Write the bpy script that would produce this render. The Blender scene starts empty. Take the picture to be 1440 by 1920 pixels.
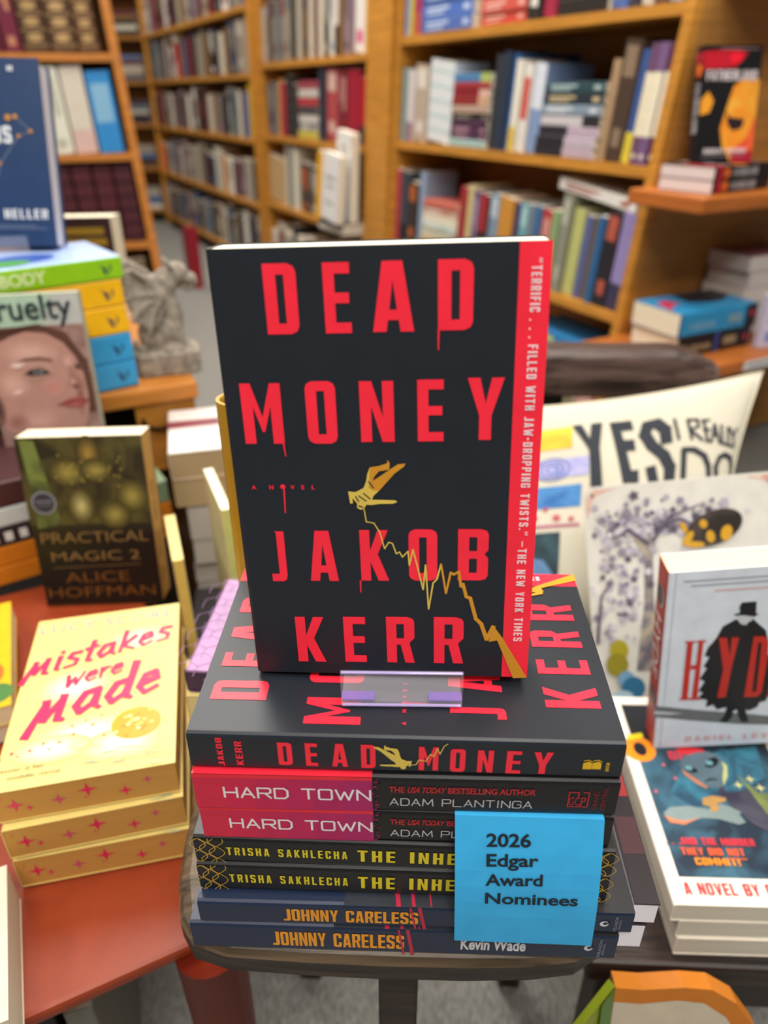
import bpy, math, random
import numpy as np
from mathutils import Vector, Matrix
from mathutils.geometry import tessellate_polygon

random.seed(7)
SC = bpy.context.scene
COL = SC.collection

# ------------------------------------------------------------------ camera
cam_d = bpy.data.cameras.new('camera')
cam = bpy.data.objects.new('camera', cam_d)
COL.objects.link(cam)
_R = ((0.999034, 0.015538, -0.041095), (0.043392, -0.495536, 0.867503), (-0.006885, -0.868449, -0.495731))
_m = Matrix(((_R[0][0], -_R[0][1], -_R[0][2], 0.107357),
             (_R[1][0], -_R[1][1], -_R[1][2], -0.250369),
             (_R[2][0], -_R[2][1], -_R[2][2], 0.901580), (0, 0, 0, 1)))
cam.matrix_world = _m
cam_d.sensor_fit = 'VERTICAL'
cam_d.sensor_height = 36.0
cam_d.lens = 36.0 * 1381.757 / 1920.0
cam_d.clip_start = 0.02
cam_d.dof.use_dof = True
cam_d.dof.focus_distance = 0.395
cam_d.dof.aperture_fstop = 5.0
SC.camera = cam

# ------------------------------------------------------------------ world, lights, exposure
W_ = bpy.data.worlds.new('shop_ambient')
SC.world = W_
W_.use_nodes = True
_bg = W_.node_tree.nodes['Background']
_bg.inputs[0].default_value = (1.0, 0.94, 0.86, 1)
_bg.inputs[1].default_value = 0.17
SC.view_settings.view_transform = 'Standard'
SC.view_settings.look = 'None'
SC.view_settings.gamma = 1.0
SC.view_settings.use_curve_mapping = False
SC.view_settings.exposure = -0.32
CEIL = 2.62


def ceiling_lamp(x, y, sx, sy, power, col=(1.0, 0.95, 0.88)):
    l = bpy.data.lights.new('ceiling_lamp', 'AREA')
    l.shape = 'RECTANGLE'
    l.size, l.size_y = sx, sy
    l.energy = power
    l.color = col
    o = bpy.data.objects.new('ceiling_lamp', l)
    o.location = (x, y, CEIL - 0.03)
    COL.objects.link(o)
    return o


for _x, _y, _sx, _sy, _p in ((0.4, 0.4, 0.6, 1.2, 44), (0.1, -1.2, 1.2, 0.6, 68), (-0.6, 1.5, 0.6, 1.2, 50),
                             (-1.9, -0.3, 0.6, 1.2, 38), (-0.7, 3.1, 1.2, 1.2, 70), (-1.9, 4.6, 0.6, 1.2, 40), (1.9, -0.2, 0.6, 1.2, 44)):
    ceiling_lamp(_x, _y, _sx, _sy, _p)

# ------------------------------------------------------------------ materials
_MC = {}


def lin(c):
    c /= 255.0
    return c / 12.92 if c <= 0.04045 else ((c + 0.055) / 1.055) ** 2.4


def rgb(h):
    if isinstance(h, str):
        h = h.lstrip('#')
        h = (int(h[0:2], 16), int(h[2:4], 16), int(h[4:6], 16))
    return tuple(lin(v) for v in h)


def M(h, rough=0.5, kind='plain', spec=0.4, name=None, h2=None):
    key = (str(h), rough, kind, spec, str(h2))
    if key in _MC:
        return _MC[key]
    m = bpy.data.materials.new(name or (kind + '_' + str(h).lstrip('#').replace(', ', '_').strip('()')))
    m.use_nodes = True
    nt = m.node_tree
    N, L = nt.nodes, nt.links
    b = N['Principled BSDF']
    c = rgb(h)
    b.inputs['Base Color'].default_value = (*c, 1)
    b.inputs['Roughness'].default_value = rough
    b.inputs['Specular IOR Level'].default_value = spec
    tc = N.new('ShaderNodeTexCoord')

    def mapped(sc, rot=(0, 0, 0)):
        mp = N.new('ShaderNodeMapping')
        mp.inputs['Scale'].default_value = sc
        mp.inputs['Rotation'].default_value = rot
        L.new(tc.outputs['Object'], mp.inputs[0])
        return mp

    def ramp(fac, stops):
        r = N.new('ShaderNodeValToRGB')
        el = r.color_ramp.elements
        while len(el) < len(stops):
            el.new(0.5)
        for e, (p, cc) in zip(el, stops):
            e.position = p
            e.color = (*cc, 1)
        L.new(fac, r.inputs[0])
        L.new(r.outputs[0], b.inputs['Base Color'])
        return r

    def dk(f, cc=c):
        return tuple(min(1, v * f) for v in cc)
    if kind == 'plain':
        n = N.new('ShaderNodeTexNoise')
        n.inputs['Scale'].default_value = 60
        n.inputs['Detail'].default_value = 3
        L.new(tc.outputs['Object'], n.inputs[0])
        ramp(n.outputs[0], [(0.3, dk(0.93)), (0.7, dk(1.05))])
    elif kind in ('page', 'pagez'):
        mp = mapped((2, 900, 2))
        n = N.new('ShaderNodeTexNoise')
        n.inputs['Scale'].default_value = 1.0
        n.inputs['Detail'].default_value = 2
        L.new(mp.outputs[0], n.inputs[0])
        ramp(n.outputs[0], [(0.3, dk(0.86)), (0.65, dk(1.03))])
    elif kind == 'wood':
        mp = mapped((3, 3, 40)) if h2 != 'x' else mapped((40, 3, 40))
        n = N.new('ShaderNodeTexNoise')
        n.inputs['Scale'].default_value = 2.2
        n.inputs['Detail'].default_value = 6
        n.inputs['Distortion'].default_value = 0.6
        L.new(mp.outputs[0], n.inputs[0])
        ramp(n.outputs[0], [(0.3, dk(0.72)), (0.7, dk(1.12))])
    elif kind == 'darkwood':
        mp = mapped((4, 60, 60))
        n = N.new('ShaderNodeTexNoise')
        n.inputs['Scale'].default_value = 2.0
        n.inputs['Detail'].default_value = 8
        n.inputs['Distortion'].default_value = 0.8
        L.new(mp.outputs[0], n.inputs[0])
        ramp(n.outputs[0], [(0.32, dk(0.35)), (0.5, c), (0.72, dk(2.1))])
        bp = N.new('ShaderNodeBump')
        bp.inputs['Strength'].default_value = 0.35
        bp.inputs['Distance'].default_value = 0.003
        L.new(n.outputs[0], bp.inputs['Height'])
        L.new(bp.outputs[0], b.inputs['Normal'])
    elif kind == 'carpet':
        n = N.new('ShaderNodeTexNoise')
        n.inputs['Scale'].default_value = 260
        n.inputs['Detail'].default_value = 2
        mp = mapped((1, 0.35, 1), (0, 0, 0.5))
        L.new(mp.outputs[0], n.inputs[0])
        ramp(n.outputs[0], [(0.35, dk(0.72)), (0.65, dk(1.2))])
        bp = N.new('ShaderNodeBump')
        bp.inputs['Strength'].default_value = 0.5
        bp.inputs['Distance'].default_value = 0.004
        L.new(n.outputs[0], bp.inputs['Height'])
        L.new(bp.outputs[0], b.inputs['Normal'])
    elif kind == 'stone':
        n = N.new('ShaderNodeTexNoise')
        n.inputs['Scale'].default_value = 90
        n.inputs['Detail'].default_value = 8
        L.new(tc.outputs['Object'], n.inputs[0])
        ramp(n.outputs[0], [(0.3, dk(0.55)), (0.52, c), (0.75, dk(1.35))])
        bp = N.new('ShaderNodeBump')
        bp.inputs['Strength'].default_value = 0.6
        bp.inputs['Distance'].default_value = 0.002
        L.new(n.outputs[0], bp.inputs['Height'])
        L.new(bp.outputs[0], b.inputs['Normal'])
    elif kind == 'cloth':
        w = N.new('ShaderNodeTexNoise')
        w.inputs['Scale'].default_value = 500
        L.new(tc.outputs['Object'], w.inputs[0])
        ramp(w.outputs[0], [(0.3, dk(0.93)), (0.7, dk(1.03))])
        bp = N.new('ShaderNodeBump')
        bp.inputs['Strength'].default_value = 0.25
        bp.inputs['Distance'].default_value = 0.001
        L.new(w.outputs[0], bp.inputs['Height'])
        L.new(bp.outputs[0], b.inputs['Normal'])
    elif kind == 'acrylic':
        b.inputs['Alpha'].default_value = .85 if h2 else .10
        b.inputs['IOR'].default_value = 1.49
        b.inputs['Specular IOR Level'].default_value = 1.0
    elif kind == 'blotch':        # printed watercolour / painted artwork, two colours
        c2 = rgb(h2)
        n = N.new('ShaderNodeTexNoise')
        n.inputs['Scale'].default_value = 28
        n.inputs['Detail'].default_value = 5
        n.inputs['Distortion'].default_value = 1.0
        L.new(tc.outputs['Object'], n.inputs[0])
        ramp(n.outputs[0], [(0.38, c), (0.62, c2)])
    elif kind == 'metal':
        b.inputs['Metallic'].default_value = 0.85
    _MC[key] = m
    return m


# ------------------------------------------------------------------ mesh builder
class MB:
    def __init__(s):
        s.v, s.f, s.mi, s.mats = [], [], [], []

    def slot(s, m):
        if m not in s.mats:
            s.mats.append(m)
        return s.mats.index(m)

    def add(s, vs, fs, m):
        o = len(s.v)
        k = s.slot(m)
        s.v += [tuple(p) for p in vs]
        for f in fs:
            s.f.append([i + o for i in f])
            s.mi.append(k)
        return s

    def box(s, x0, x1, y0, y1, z0, z1, m, T=None):
        vs = [(x, y, z) for z in (z0, z1) for y in (y0, y1) for x in (x0, x1)]
        if T:
            vs = [T(p) for p in vs]
        return s.add(vs, [(0, 2, 3, 1), (4, 5, 7, 6), (0, 1, 5, 4), (2, 6, 7, 3), (0, 4, 6, 2), (1, 3, 7, 5)], m)

    def prism(s, pts, z0, z1, m, T=None):
        n = len(pts)
        vs = [(x, y, z0) for x, y in pts] + [(x, y, z1) for x, y in pts]
        tri = tessellate_polygon([[Vector((x, y, 0)) for x, y in pts]])
        fs = [tuple(t) for t in tri] + [tuple(i + n for i in reversed(t)) for t in tri]
        fs += [(i, (i + 1) % n, (i + 1) % n + n, i + n) for i in range(n)]
        if T:
            vs = [T(p) for p in vs]
        return s.add(vs, fs, m)

    def tube(s, pts, r, m, seg=10, r2=None):
        pts = [Vector(p) for p in pts]
        r2 = r if r2 is None else r2
        vs, fs = [], []
        for i, p in enumerate(pts):
            d = (pts[min(i + 1, len(pts) - 1)] - pts[max(i - 1, 0)]).normalized()
            a = d.orthogonal().normalized()
            b = d.cross(a)
            rr = r + (r2 - r) * i / max(1, len(pts) - 1)
            vs += [p + a * (rr * math.cos(6.28319 * k / seg)) + b * (rr * math.sin(6.28319 * k / seg)) for k in range(seg)]
        for i in range(len(pts) - 1):
            for k in range(seg):
                k2 = (k + 1) % seg
                fs.append((i * seg + k, i * seg + k2, (i + 1) * seg + k2, (i + 1) * seg + k))
        fs.append(tuple(range(seg)))
        fs.append(tuple((len(pts) - 1) * seg + k for k in reversed(range(seg))))
        return s.add(vs, fs, m)

    def build(s, name, parent=None, mx=None, smooth=False, bevel=0, fix=True):
        me = bpy.data.meshes.new(name)
        me.from_pydata(s.v, [], s.f)
        for m in s.mats:
            me.materials.append(m)
        me.polygons.foreach_set('material_index', s.mi)
        if smooth:
            me.polygons.foreach_set('use_smooth', [True] * len(s.f))
        me.update()
        o = bpy.data.objects.new(name, me)
        COL.objects.link(o)
        if parent:
            o.parent = parent
        if mx is not None:
            o.matrix_world = mx
        if bevel:
            bm = o.modifiers.new('bevel', 'BEVEL')
            bm.width = bevel
            bm.segments = 2
            bm.limit_method = 'ANGLE'
        return o


def tag(o, label=None, cat=None, group=None, kind=None):
    if label:
        o['label'] = label
    if cat:
        o['category'] = cat
    if group:
        o['group'] = group
    if kind:
        o['kind'] = kind
    return o


def thing(name, label, cat, mx=None, group=None):
    o = bpy.data.objects.new(name, None)
    o.empty_display_size = 0.02
    COL.objects.link(o)
    if mx is not None:
        o.matrix_world = mx
    return tag(o, label, cat, group)


def frame_mx(o, x, y, z):
    return Matrix(((x[0], y[0], z[0], o[0]), (x[1], y[1], z[1], o[1]), (x[2], y[2], z[2], o[2]), (0, 0, 0, 1)))


def pose(x, y, z, yaw=0, tilt=0, roll=0):
    cy, sy, ct, st, cr, sr = math.cos(yaw), math.sin(yaw), math.cos(tilt), math.sin(tilt), math.cos(roll), math.sin(roll)
    m = Matrix(((cy, -sy, 0), (sy, cy, 0), (0, 0, 1))) @ Matrix(((1, 0, 0), (0, ct, st), (0, -st, ct))) @ Matrix(((cr, 0, sr), (0, 1, 0), (-sr, 0, cr)))
    m = m.to_4x4()
    m.translation = (x, y, z)
    return m


# ------------------------------------------------------------------ lettering
_TX = {}


def text_geo(s, bold=0.0, space=1.0):
    key = (s, bold, space)
    if key in _TX:
        return _TX[key]
    cu = bpy.data.curves.new('lettering', 'FONT')
    cu.body = s
    cu.size = 1.0
    cu.offset = bold
    cu.space_character = space
    cu.resolution_u = 4
    cu.fill_mode = 'FRONT'
    ob = bpy.data.objects.new('lettering', cu)
    COL.objects.link(ob)
    dg = bpy.context.evaluated_depsgraph_get()
    dg.update()
    me = bpy.data.meshes.new_from_object(ob.evaluated_get(dg))
    vs = [(v.co.x, v.co.y) for v in me.vertices]
    fs = [tuple(p.vertices) for p in me.polygons]
    bpy.data.objects.remove(ob)
    bpy.data.curves.remove(cu)
    bpy.data.meshes.remove(me)
    xs = [v[0] for v in vs] or [0, 1]
    r = (vs, fs, min(xs), max(xs))
    _TX[key] = r
    return r


_CAP = None


def cap_h():
    global _CAP
    if _CAP is None:
        vs = text_geo('H')[0]
        _CAP = max(v[1] for v in vs)
    return _CAP


GL = {
    'D': [[(0, 0), (.75, 0), (.93, .04), (1, .12), (1, .88), (.93, .96), (.75, 1), (0, 1)], [(.38, .155), (.62, .155), (.62, .845), (.38, .845)]],
    'E': [[(0, 0), (1, 0), (1, .155), (.42, .155), (.42, .43), (.95, .43), (.95, .58), (.42, .58), (.42, .845), (1, .845), (1, 1), (0, 1)]],
    'A': [[(0, 0), (.33, 0), (.37, .17), (.63, .17), (.67, 0), (1, 0), (.74, 1), (.26, 1)], [(.41, .32), (.59, .32), (.5, .74)]],
    'M': [[(0, 0), (.28, 0), (.28, .62), (.47, .2), (.53, .2), (.72, .62), (.72, 0), (1, 0), (1, 1), (.74, 1), (.5, .45), (.26, 1), (0, 1)]],
    'O': [[(.22, 0), (.78, 0), (.94, .04), (1, .11), (1, .89), (.94, .96), (.78, 1), (.22, 1), (.06, .96), (0, .89), (0, .11), (.06, .04)], [(.37, .155), (.63, .155), (.63, .845), (.37, .845)]],
    'N': [[(0, 0), (.33, 0), (.33, .6), (.64, 0), (1, 0), (1, 1), (.67, 1), (.67, .42), (.36, 1), (0, 1)]],
    'Y': [[(.33, 0), (.67, 0), (.67, .4), (1, 1), (.66, 1), (.5, .6), (.34, 1), (0, 1), (.33, .4)]],
    'J': [[(0, 0), (.72, 0), (.93, .04), (1, .12), (1, 1), (.42, 1), (.42, .985), (.5, .985), (.5, .155), (0, .155)]],
    'K': [[(0, 0), (.35, 0), (.35, .38), (.62, 0), (1, 0), (.62, .53), (1, 1), (.64, 1), (.35, .6), (.35, 1), (0, 1)]],
    'B': [[(0, 0), (.75, 0), (.93, .03), (1, .1), (1, .44), (.88, .52), (1, .6), (1, .9), (.93, .97), (.75, 1), (0, 1)], [(.37, .155), (.63, .155), (.63, .43), (.37, .43)], [(.37, .58), (.63, .58), (.63, .845), (.37, .845)]],
    'R': [[(0, 0), (.36, 0), (.36, .4), (.5, .4), (.66, 0), (1, 0), (.82, .44), (1, .55), (1, .9), (.93, .97), (.75, 1), (0, 1)], [(.36, .54), (.63, .54), (.63, .845), (.36, .845)]],
}


GL.update({
    'C': [[(.22, 0), (.78, 0), (.94, .04), (1, .11), (1, .36), (.64, .36), (.64, .155), (.37, .155), (.37, .845), (.64, .845), (.64, .66), (1, .66), (1, .89), (.94, .96), (.78, 1), (.22, 1), (.06, .96), (0, .89), (0, .11), (.06, .04)]],
    'G': [[(.22, 0), (1, 0), (1, .52), (.52, .52), (.52, .38), (.64, .38), (.64, .155), (.37, .155), (.37, .845), (.64, .845), (.64, .66), (1, .66), (1, .89), (.94, .96), (.78, 1), (.22, 1), (.06, .96), (0, .89), (0, .11), (.06, .04)]],
    'F': [[(0, 0), (.4, 0), (.4, .42), (.92, .42), (.92, .58), (.4, .58), (.4, .845), (1, .845), (1, 1), (0, 1)]],
    'H': [[(0, 0), (.37, 0), (.37, .42), (.63, .42), (.63, 0), (1, 0), (1, 1), (.63, 1), (.63, .58), (.37, .58), (.37, 1), (0, 1)]],
    'I': [[(0, 0), (1, 0), (1, 1), (0, 1)]],
    'L': [[(0, 0), (1, 0), (1, .16), (.42, .16), (.42, 1), (0, 1)]],
    'P': [[(0, 0), (.37, 0), (.37, .38), (.75, .38), (.93, .42), (1, .5), (1, .9), (.93, .97), (.75, 1), (0, 1)], [(.37, .53), (.63, .53), (.63, .845), (.37, .845)]],
    'S': [[(.22, 0), (.78, 0), (.94, .04), (1, .11), (1, .44), (.9, .53), (.37, .66), (.37, .845), (.64, .845), (.64, .72), (1, .72), (1, .89), (.94, .96), (.78, 1), (.22, 1), (.06, .96), (0, .89), (0, .58), (.1, .5), (.63, .37), (.63, .155), (.37, .155), (.37, .3), (0, .3), (0, .11), (.06, .04)]],
    'T': [[(.31, 0), (.69, 0), (.69, .845), (1, .845), (1, 1), (0, 1), (0, .845), (.31, .845)]],
    'U': [[(.22, 0), (.78, 0), (.94, .04), (1, .11), (1, 1), (.63, 1), (.63, .155), (.37, .155), (.37, 1), (0, 1), (0, .11), (.06, .04)]],
    'V': [[(.32, 0), (.68, 0), (1, 1), (.66, 1), (.5, .34), (.34, 1), (0, 1)]],
    'W': [[(.15, 0), (.4, 0), (.5, .45), (.6, 0), (.85, 0), (1, 1), (.76, 1), (.71, .4), (.59, .85), (.41, .85), (.29, .4), (.24, 1), (0, 1)]],
    '.': [[(0, 0), (1, 0), (1, .16), (0, .16)]],
    '-': [[(0, .4), (1, .4), (1, .56), (0, .56)]],
    '\u2014': [[(0, .4), (1, .4), (1, .52), (0, .52)]],
    '\u201c': [[(0, .7), (.3, .7), (.42, 1), (.14, 1)], [(.55, .7), (.85, .7), (.97, 1), (.69, 1)]],
    '\u201d': [[(0, .7), (.3, .7), (.42, 1), (.14, 1)], [(.55, .7), (.85, .7), (.97, 1), (.69, 1)]],
    '!': [[(0, .3), (1, .3), (1, 1), (0, 1)], [(0, 0), (1, 0), (1, .17), (0, .17)]],
    '2': [[(0, 0), (1, 0), (1, .16), (.42, .16), (1, .62), (1, .89), (.94, .96), (.78, 1), (.22, 1), (0, .89), (0, .68), (.36, .68), (.36, .845), (.63, .845), (.63, .66), (0, .17)]],
})
GW = {'I': .42, 'M': 1.3, 'W': 1.42, ' ': .62, '.': .4, '-': .6, '\u2014': 1.4, '!': .4, 'J': .85, 'E': .88, 'F': .85, 'L': .85}
SOLID2 = ('\u201c', '\u201d', '!')


def hom(quad, W, H):
    """plane map from four measured points (TL, TR, BR, BL) of a flat print to its own W x H rectangle"""
    A, b = [], []
    for (u, v), (x, y) in zip(quad, ((0, H), (W, H), (W, 0), (0, 0))):
        A.append([u, v, 1, 0, 0, 0, -u * x, -v * x]); b.append(x)
        A.append([0, 0, 0, u, v, 1, -u * y, -v * y]); b.append(y)
    h = np.linalg.solve(np.array(A, float), np.array(b, float))

    def f(u, v):
        d = h[6] * u + h[7] * v + 1
        return ((h[0] * u + h[1] * v + h[2]) / d, (h[3] * u + h[4] * v + h[5]) / d)
    return f


LINE = {'H': [[(0, 0), (0, 1)], [(1, 0), (1, 1)], [(0, .5), (1, .5)]], 'A': [[(0, 0), (.5, 1), (1, 0)], [(.2, .34), (.8, .34)]], 'R': [[(0, 0), (0, 1), (.85, 1), (1, .9), (1, .6), (.85, .48), (0, .48)], [(.55, .48), (1, 0)]],
        'D': [[(0, 0), (0, 1), (.75, 1), (1, .78), (1, .22), (.75, 0), (0, 0)]], 'T': [[(0, 1), (1, 1)], [(.5, 1), (.5, 0)]], 'O': [[(.1, 0), (.9, 0), (1, .1), (1, .9), (.9, 1), (.1, 1), (0, .9), (0, .1), (.1, 0)]],
        'W': [[(0, 1), (.26, 0), (.5, .8), (.74, 0), (1, 1)]], 'N': [[(0, 0), (0, 1), (1, 0), (1, 1)]], 'M': [[(0, 0), (.08, 1), (.5, .2), (.92, 1), (1, 0)]], 'P': [[(0, 0), (0, 1), (.85, 1), (1, .88), (1, .58), (.85, .45), (0, .45)]],
        'L': [[(0, 1), (0, 0), (1, 0)]], 'I': [[(.5, 0), (.5, 1)]], 'G': [[(1, .8), (.85, 1), (.15, 1), (0, .85), (0, .15), (.15, 0), (.85, 0), (1, .15), (1, .5), (.6, .5)]]}


class Fr:
    """a flat printing frame lying on one face of a part"""
    def __init__(s, mb, O, U, V, N, k=0.00012):
        s.mb, s.O, s.U, s.V, s.N, s.k = mb, Vector(O), Vector(U), Vector(V), Vector(N), k
        s.c = 0

    def nxt(s, l):          # later prints lie a hair above earlier ones
        s.c += 1
        return l + s.c * .03

    def P(s, x, y, l):
        return s.O + s.U * x + s.V * y + s.N * (l * s.k)

    def poly(s, loops, m, l=1):
        if not isinstance(loops[0][0], (tuple, list)):
            loops = [loops]
        l = s.nxt(l)
        L = [[Vector((p[0], p[1], 0)) for p in lp] for lp in loops]
        tri = tessellate_polygon(L)
        flat = [p for lp in loops for p in lp]
        s.mb.add([s.P(p[0], p[1], l) for p in flat], [tuple(t) for t in tri], m)

    def rect(s, x0, x1, y0, y1, m, l=1):
        l = s.nxt(l)
        s.mb.add([s.P(x0, y0, l), s.P(x1, y0, l), s.P(x1, y1, l), s.P(x0, y1, l)], [(0, 1, 2, 3)], m)

    def ell(s, x, y, a, b, m, l=1, n=20, rot=0):
        l = s.nxt(l)
        c, d = math.cos(rot), math.sin(rot)
        ps = [(a * math.cos(6.28319 * i / n), b * math.sin(6.28319 * i / n)) for i in range(n)]
        s.mb.add([s.P(x + p * c - q * d, y + p * d + q * c, l) for p, q in ps], [tuple(range(n))], m)

    def soft(s, x, y, a, b, c0, c1, l=2, n=6, rot=0, rough=.4):
        """airbrushed spot: rings of colour from c0 at the rim to c1 in the middle"""
        for i in range(n):
            t = i / (n - 1)
            k = 1 - .8 * t
            s.ell(x, y, a * k, b * k, M(tuple(round(p + (q - p) * t) for p, q in zip(c0, c1)), rough), l, 20, rot)

    def star(s, x, y, r, m, l=1, n=4, q=0.28, rot=0):
        ps = []
        for i in range(2 * n):
            a = rot + math.pi * i / n + math.pi / 2
            rr = r if i % 2 == 0 else r * q
            ps.append((x + rr * math.cos(a), y + rr * math.sin(a)))
        s.poly(ps, m, l)

    def stroke(s, pts, w, m, l=1, w1=None):
        n = len(pts)
        l = s.nxt(l)
        for i in range(n - 1):
            a, b = Vector(pts[i][:2]), Vector(pts[i + 1][:2])
            d = b - a
            if d.length < 1e-9:
                continue
            d.normalize()
            q = Vector((-d.y, d.x))
            wa = w if w1 is None else w + (w1 - w) * i / (n - 1)
            wb = w if w1 is None else w + (w1 - w) * (i + 1) / (n - 1)
            a2, b2 = a - d * wa * .3, b + d * wb * .3
            ps = [a2 - q * wa / 2, b2 - q * wb / 2, b2 + q * wb / 2, a2 + q * wa / 2]
            s.mb.add([s.P(p.x, p.y, l + 0.02 * i) for p in ps], [(0, 1, 2, 3)], m)

    def glyph(s, ch, x0, y0, x1, y1, m, l=2, rot=False):
        """block letter in the box (x0,y0)-(x1,y1); rot: reads upward (turned a quarter left)"""
        lo = []
        for lp in GL[ch]:
            if rot:
                lo.append([(x1 - (x1 - x0) * q, y0 + (y1 - y0) * p) for p, q in lp])
            else:
                lo.append([(x0 + (x1 - x0) * p, y0 + (y1 - y0) * q) for p, q in lp])
        s.poly(lo, m, l)

    def block(s, t, x, y, h, w, m, l=2, gap=.28, rot=0.0):
        """condensed block lettering set in a line of width w from (x, y)"""
        tot = sum(GW.get(c, 1) for c in t) + gap * (len(t) - 1)
        k = w / tot
        c_, d_ = math.cos(rot), math.sin(rot)
        u = 0
        for ch in t:
            g = GW.get(ch, 1)
            if ch in GL:
                lo = []
                for lp in GL[ch]:
                    q = [((u + g * a) * k, h * b) for a, b in lp]
                    lo.append([(x + a * c_ - b * d_, y + a * d_ + b * c_) for a, b in q])
                if ch in SOLID2:
                    for q in lo:
                        s.poly([q], m, l)
                else:
                    s.poly(lo, m, l)
            u += g + gap

    def line(s, t, x, y, h, w, wt, m, l=2, gap=.32):
        wd = {'I': .25, ' ': .5, 'W': 1.35, 'M': 1.25}
        tot = sum(wd.get(c, 1) for c in t) + gap * (len(t) - 1)
        k, u = w / tot, 0
        for ch in t:
            g = wd.get(ch, 1)
            for st in LINE.get(ch, []):
                s.stroke([(x + (u + g * a) * k, y + h * b) for a, b in st], wt, m, l)
            u += g + gap

    def text(s, t, x, y, h, m, w=None, bold=0.0, l=2, sx=1.0, shear=0.0, rot=0.0, space=1.0, al='L'):
        vs, fs, a, b = text_geo(t, bold, space)
        k = h / cap_h()
        kx = k * sx if w is None else w / max(1e-6, (b - a))
        off = 0 if al == 'L' else (-(b - a) * kx / 2 if al == 'C' else -(b - a) * kx)
        c, d = math.cos(rot), math.sin(rot)
        l = s.nxt(l)
        out = []
        for p, q in vs:
            X = (p - a) * kx + off + shear * q * k
            Y = q * k
            out.append(s.P(x + X * c - Y * d, y + X * d + Y * c, l))
        s.mb.add(out, fs, m)


# ------------------------------------------------------------------ books
def book_shell(mb, W, H, T, mf, ms, mbk, c=0.0007, r=0.0022):
    r = min(r, T * .3)
    prof = [(W, 0), (r, 0), (r * .3, r * .3), (0, r), (0, T - r), (r * .3, T - r * .3), (r, T), (W, T)]
    inn = [(W, c), (max(r, c), c), (c + r * .1, c + r * .1), (c, max(r, c)), (c, T - max(r, c)), (c + r * .1, T - c - r * .1), (max(r, c), T - c), (W, T - c)]
    mats = [mf, mf, ms, ms, ms, mbk, mbk]
    for i in range(7):
        a, b, e, d = prof[i], prof[i + 1], inn[i + 1], inn[i]
        vs = [(*a, 0), (*b, 0), (*e, 0), (*d, 0), (*a, H), (*b, H), (*e, H), (*d, H)]
        mb.add(vs, [(0, 1, 5, 4), (2, 3, 7, 6), (0, 3, 2, 1), (4, 5, 6, 7)] + ([(0, 4, 7, 3)] if i == 0 else []) + ([(1, 2, 6, 5)] if i == 6 else []), mats[i])


def frames(mb, W, H, T, k=0.00012):
    X, Y, Z = Vector((1, 0, 0)), Vector((0, 1, 0)), Vector((0, 0, 1))
    return {'front': Fr(mb, (0, 0, 0), X, Z, -Y, k),
            'spine': Fr(mb, (0, T, H), -Z, -Y, -X, k),          # u from head to tail, v from back to front
            'spine_up': Fr(mb, (0, T, 0), -Y, Z, -X, k)}         # upright view of the spine: u left to right


def page_frames(mb, x1, z0, z1, c, T, k=0.00012):
    X, Y, Z = Vector((1, 0, 0)), Vector((0, 1, 0)), Vector((0, 0, 1))
    return {'fore': Fr(mb, (x1, c, z0), Y, Z, X, k), 'tail': Fr(mb, (0, T - c, z0), X, -Y, -Z, k), 'head': Fr(mb, (0, c, z1), X, Y, Z, k)}


def book(label, W, H, T, mx, cover, page='#efe8d6', spine=None, back=None, hard=False, deco=None, pdeco=None,
         group=None, name='book', rough=0.42, k=0.00012, ins=0.0006, simple=False, sink=None):
    mf = cover if not isinstance(cover, str) else M(cover, rough)
    ms = mf if spine is None else (M(spine, rough) if isinstance(spine, str) else spine)
    mk = mf if back is None else (M(back, rough) if isinstance(back, str) else back)
    c = 0.0024 if hard else 0.0007
    i = 0.003 if hard else ins
    mb = MB()
    book_shell(mb, W, H, T, mf, ms, mk, c)
    if deco:
        deco(frames(mb, W, H, T, k), W, H, T)
    pg = MB()
    z0, z1, x1 = i, H - i, W - i
    pm = M(page, 0.9, 'page', 0.1) if isinstance(page, str) else page
    if simple:
        mb.box(c, x1, c, T - c, z0, z1, pm)
        if sink is not None:
            for f_, k_ in zip(mb.f, mb.mi):
                sink.add([mx @ Vector(mb.v[i_]) for i_ in f_], [tuple(range(len(f_)))], mb.mats[k_])
            return None
        o = mb.build(name, None, mx)
        return tag(o, label, 'book', group)
    pg.box(c, x1, c, T - c, z0, z1, pm)
    if pdeco:
        pdeco(page_frames(pg, x1, z0, z1, c, T, k), W, H, T)
    root = thing(name, label, 'book', mx, group)
    o = mb.build('cover', root)
    p = pg.build('page_block', root)
    return root


def lying(xr, y, ztop, yaw=0.0, W=None):
    """book lying on its back cover, spine towards the viewer, head to the left; (xr,y) = right front corner"""
    c, s = math.cos(yaw), math.sin(yaw)
    return frame_mx((xr, y, ztop), (-s, c, 0), (0, 0, -1), (-c, -s, 0))


def flat(x, y, ztop, yaw=0.0):
    """book lying face up, tail towards the viewer, spine on the left; (x,y) = near left corner"""
    c, s = math.cos(yaw), math.sin(yaw)
    return frame_mx((x, y, ztop), (c, s, 0), (0, 0, -1), (-s, c, 0))


# ================================================================== THE SETTING
def struct(mb, name, mx=None):
    return tag(mb.build(name, None, mx), kind='structure')


FLOOR = M('#807f7a', 0.95, 'carpet', 0.1)
mb = MB(); mb.box(-4.2, 3.2, -2.2, 7.2, -0.05, 0.0, FLOOR); struct(mb, 'floor')
mb = MB(); mb.box(-4.2, 3.2, -2.2, 7.2, CEIL, CEIL + 0.05, M('#e9e5dc', 0.9)); struct(mb, 'ceiling')
mb = MB(); mb.box(-4.2, 3.2, 7.1, 7.2, 0, CEIL, M('#cfc4ae', 0.9)); struct(mb, 'wall_back')

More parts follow.
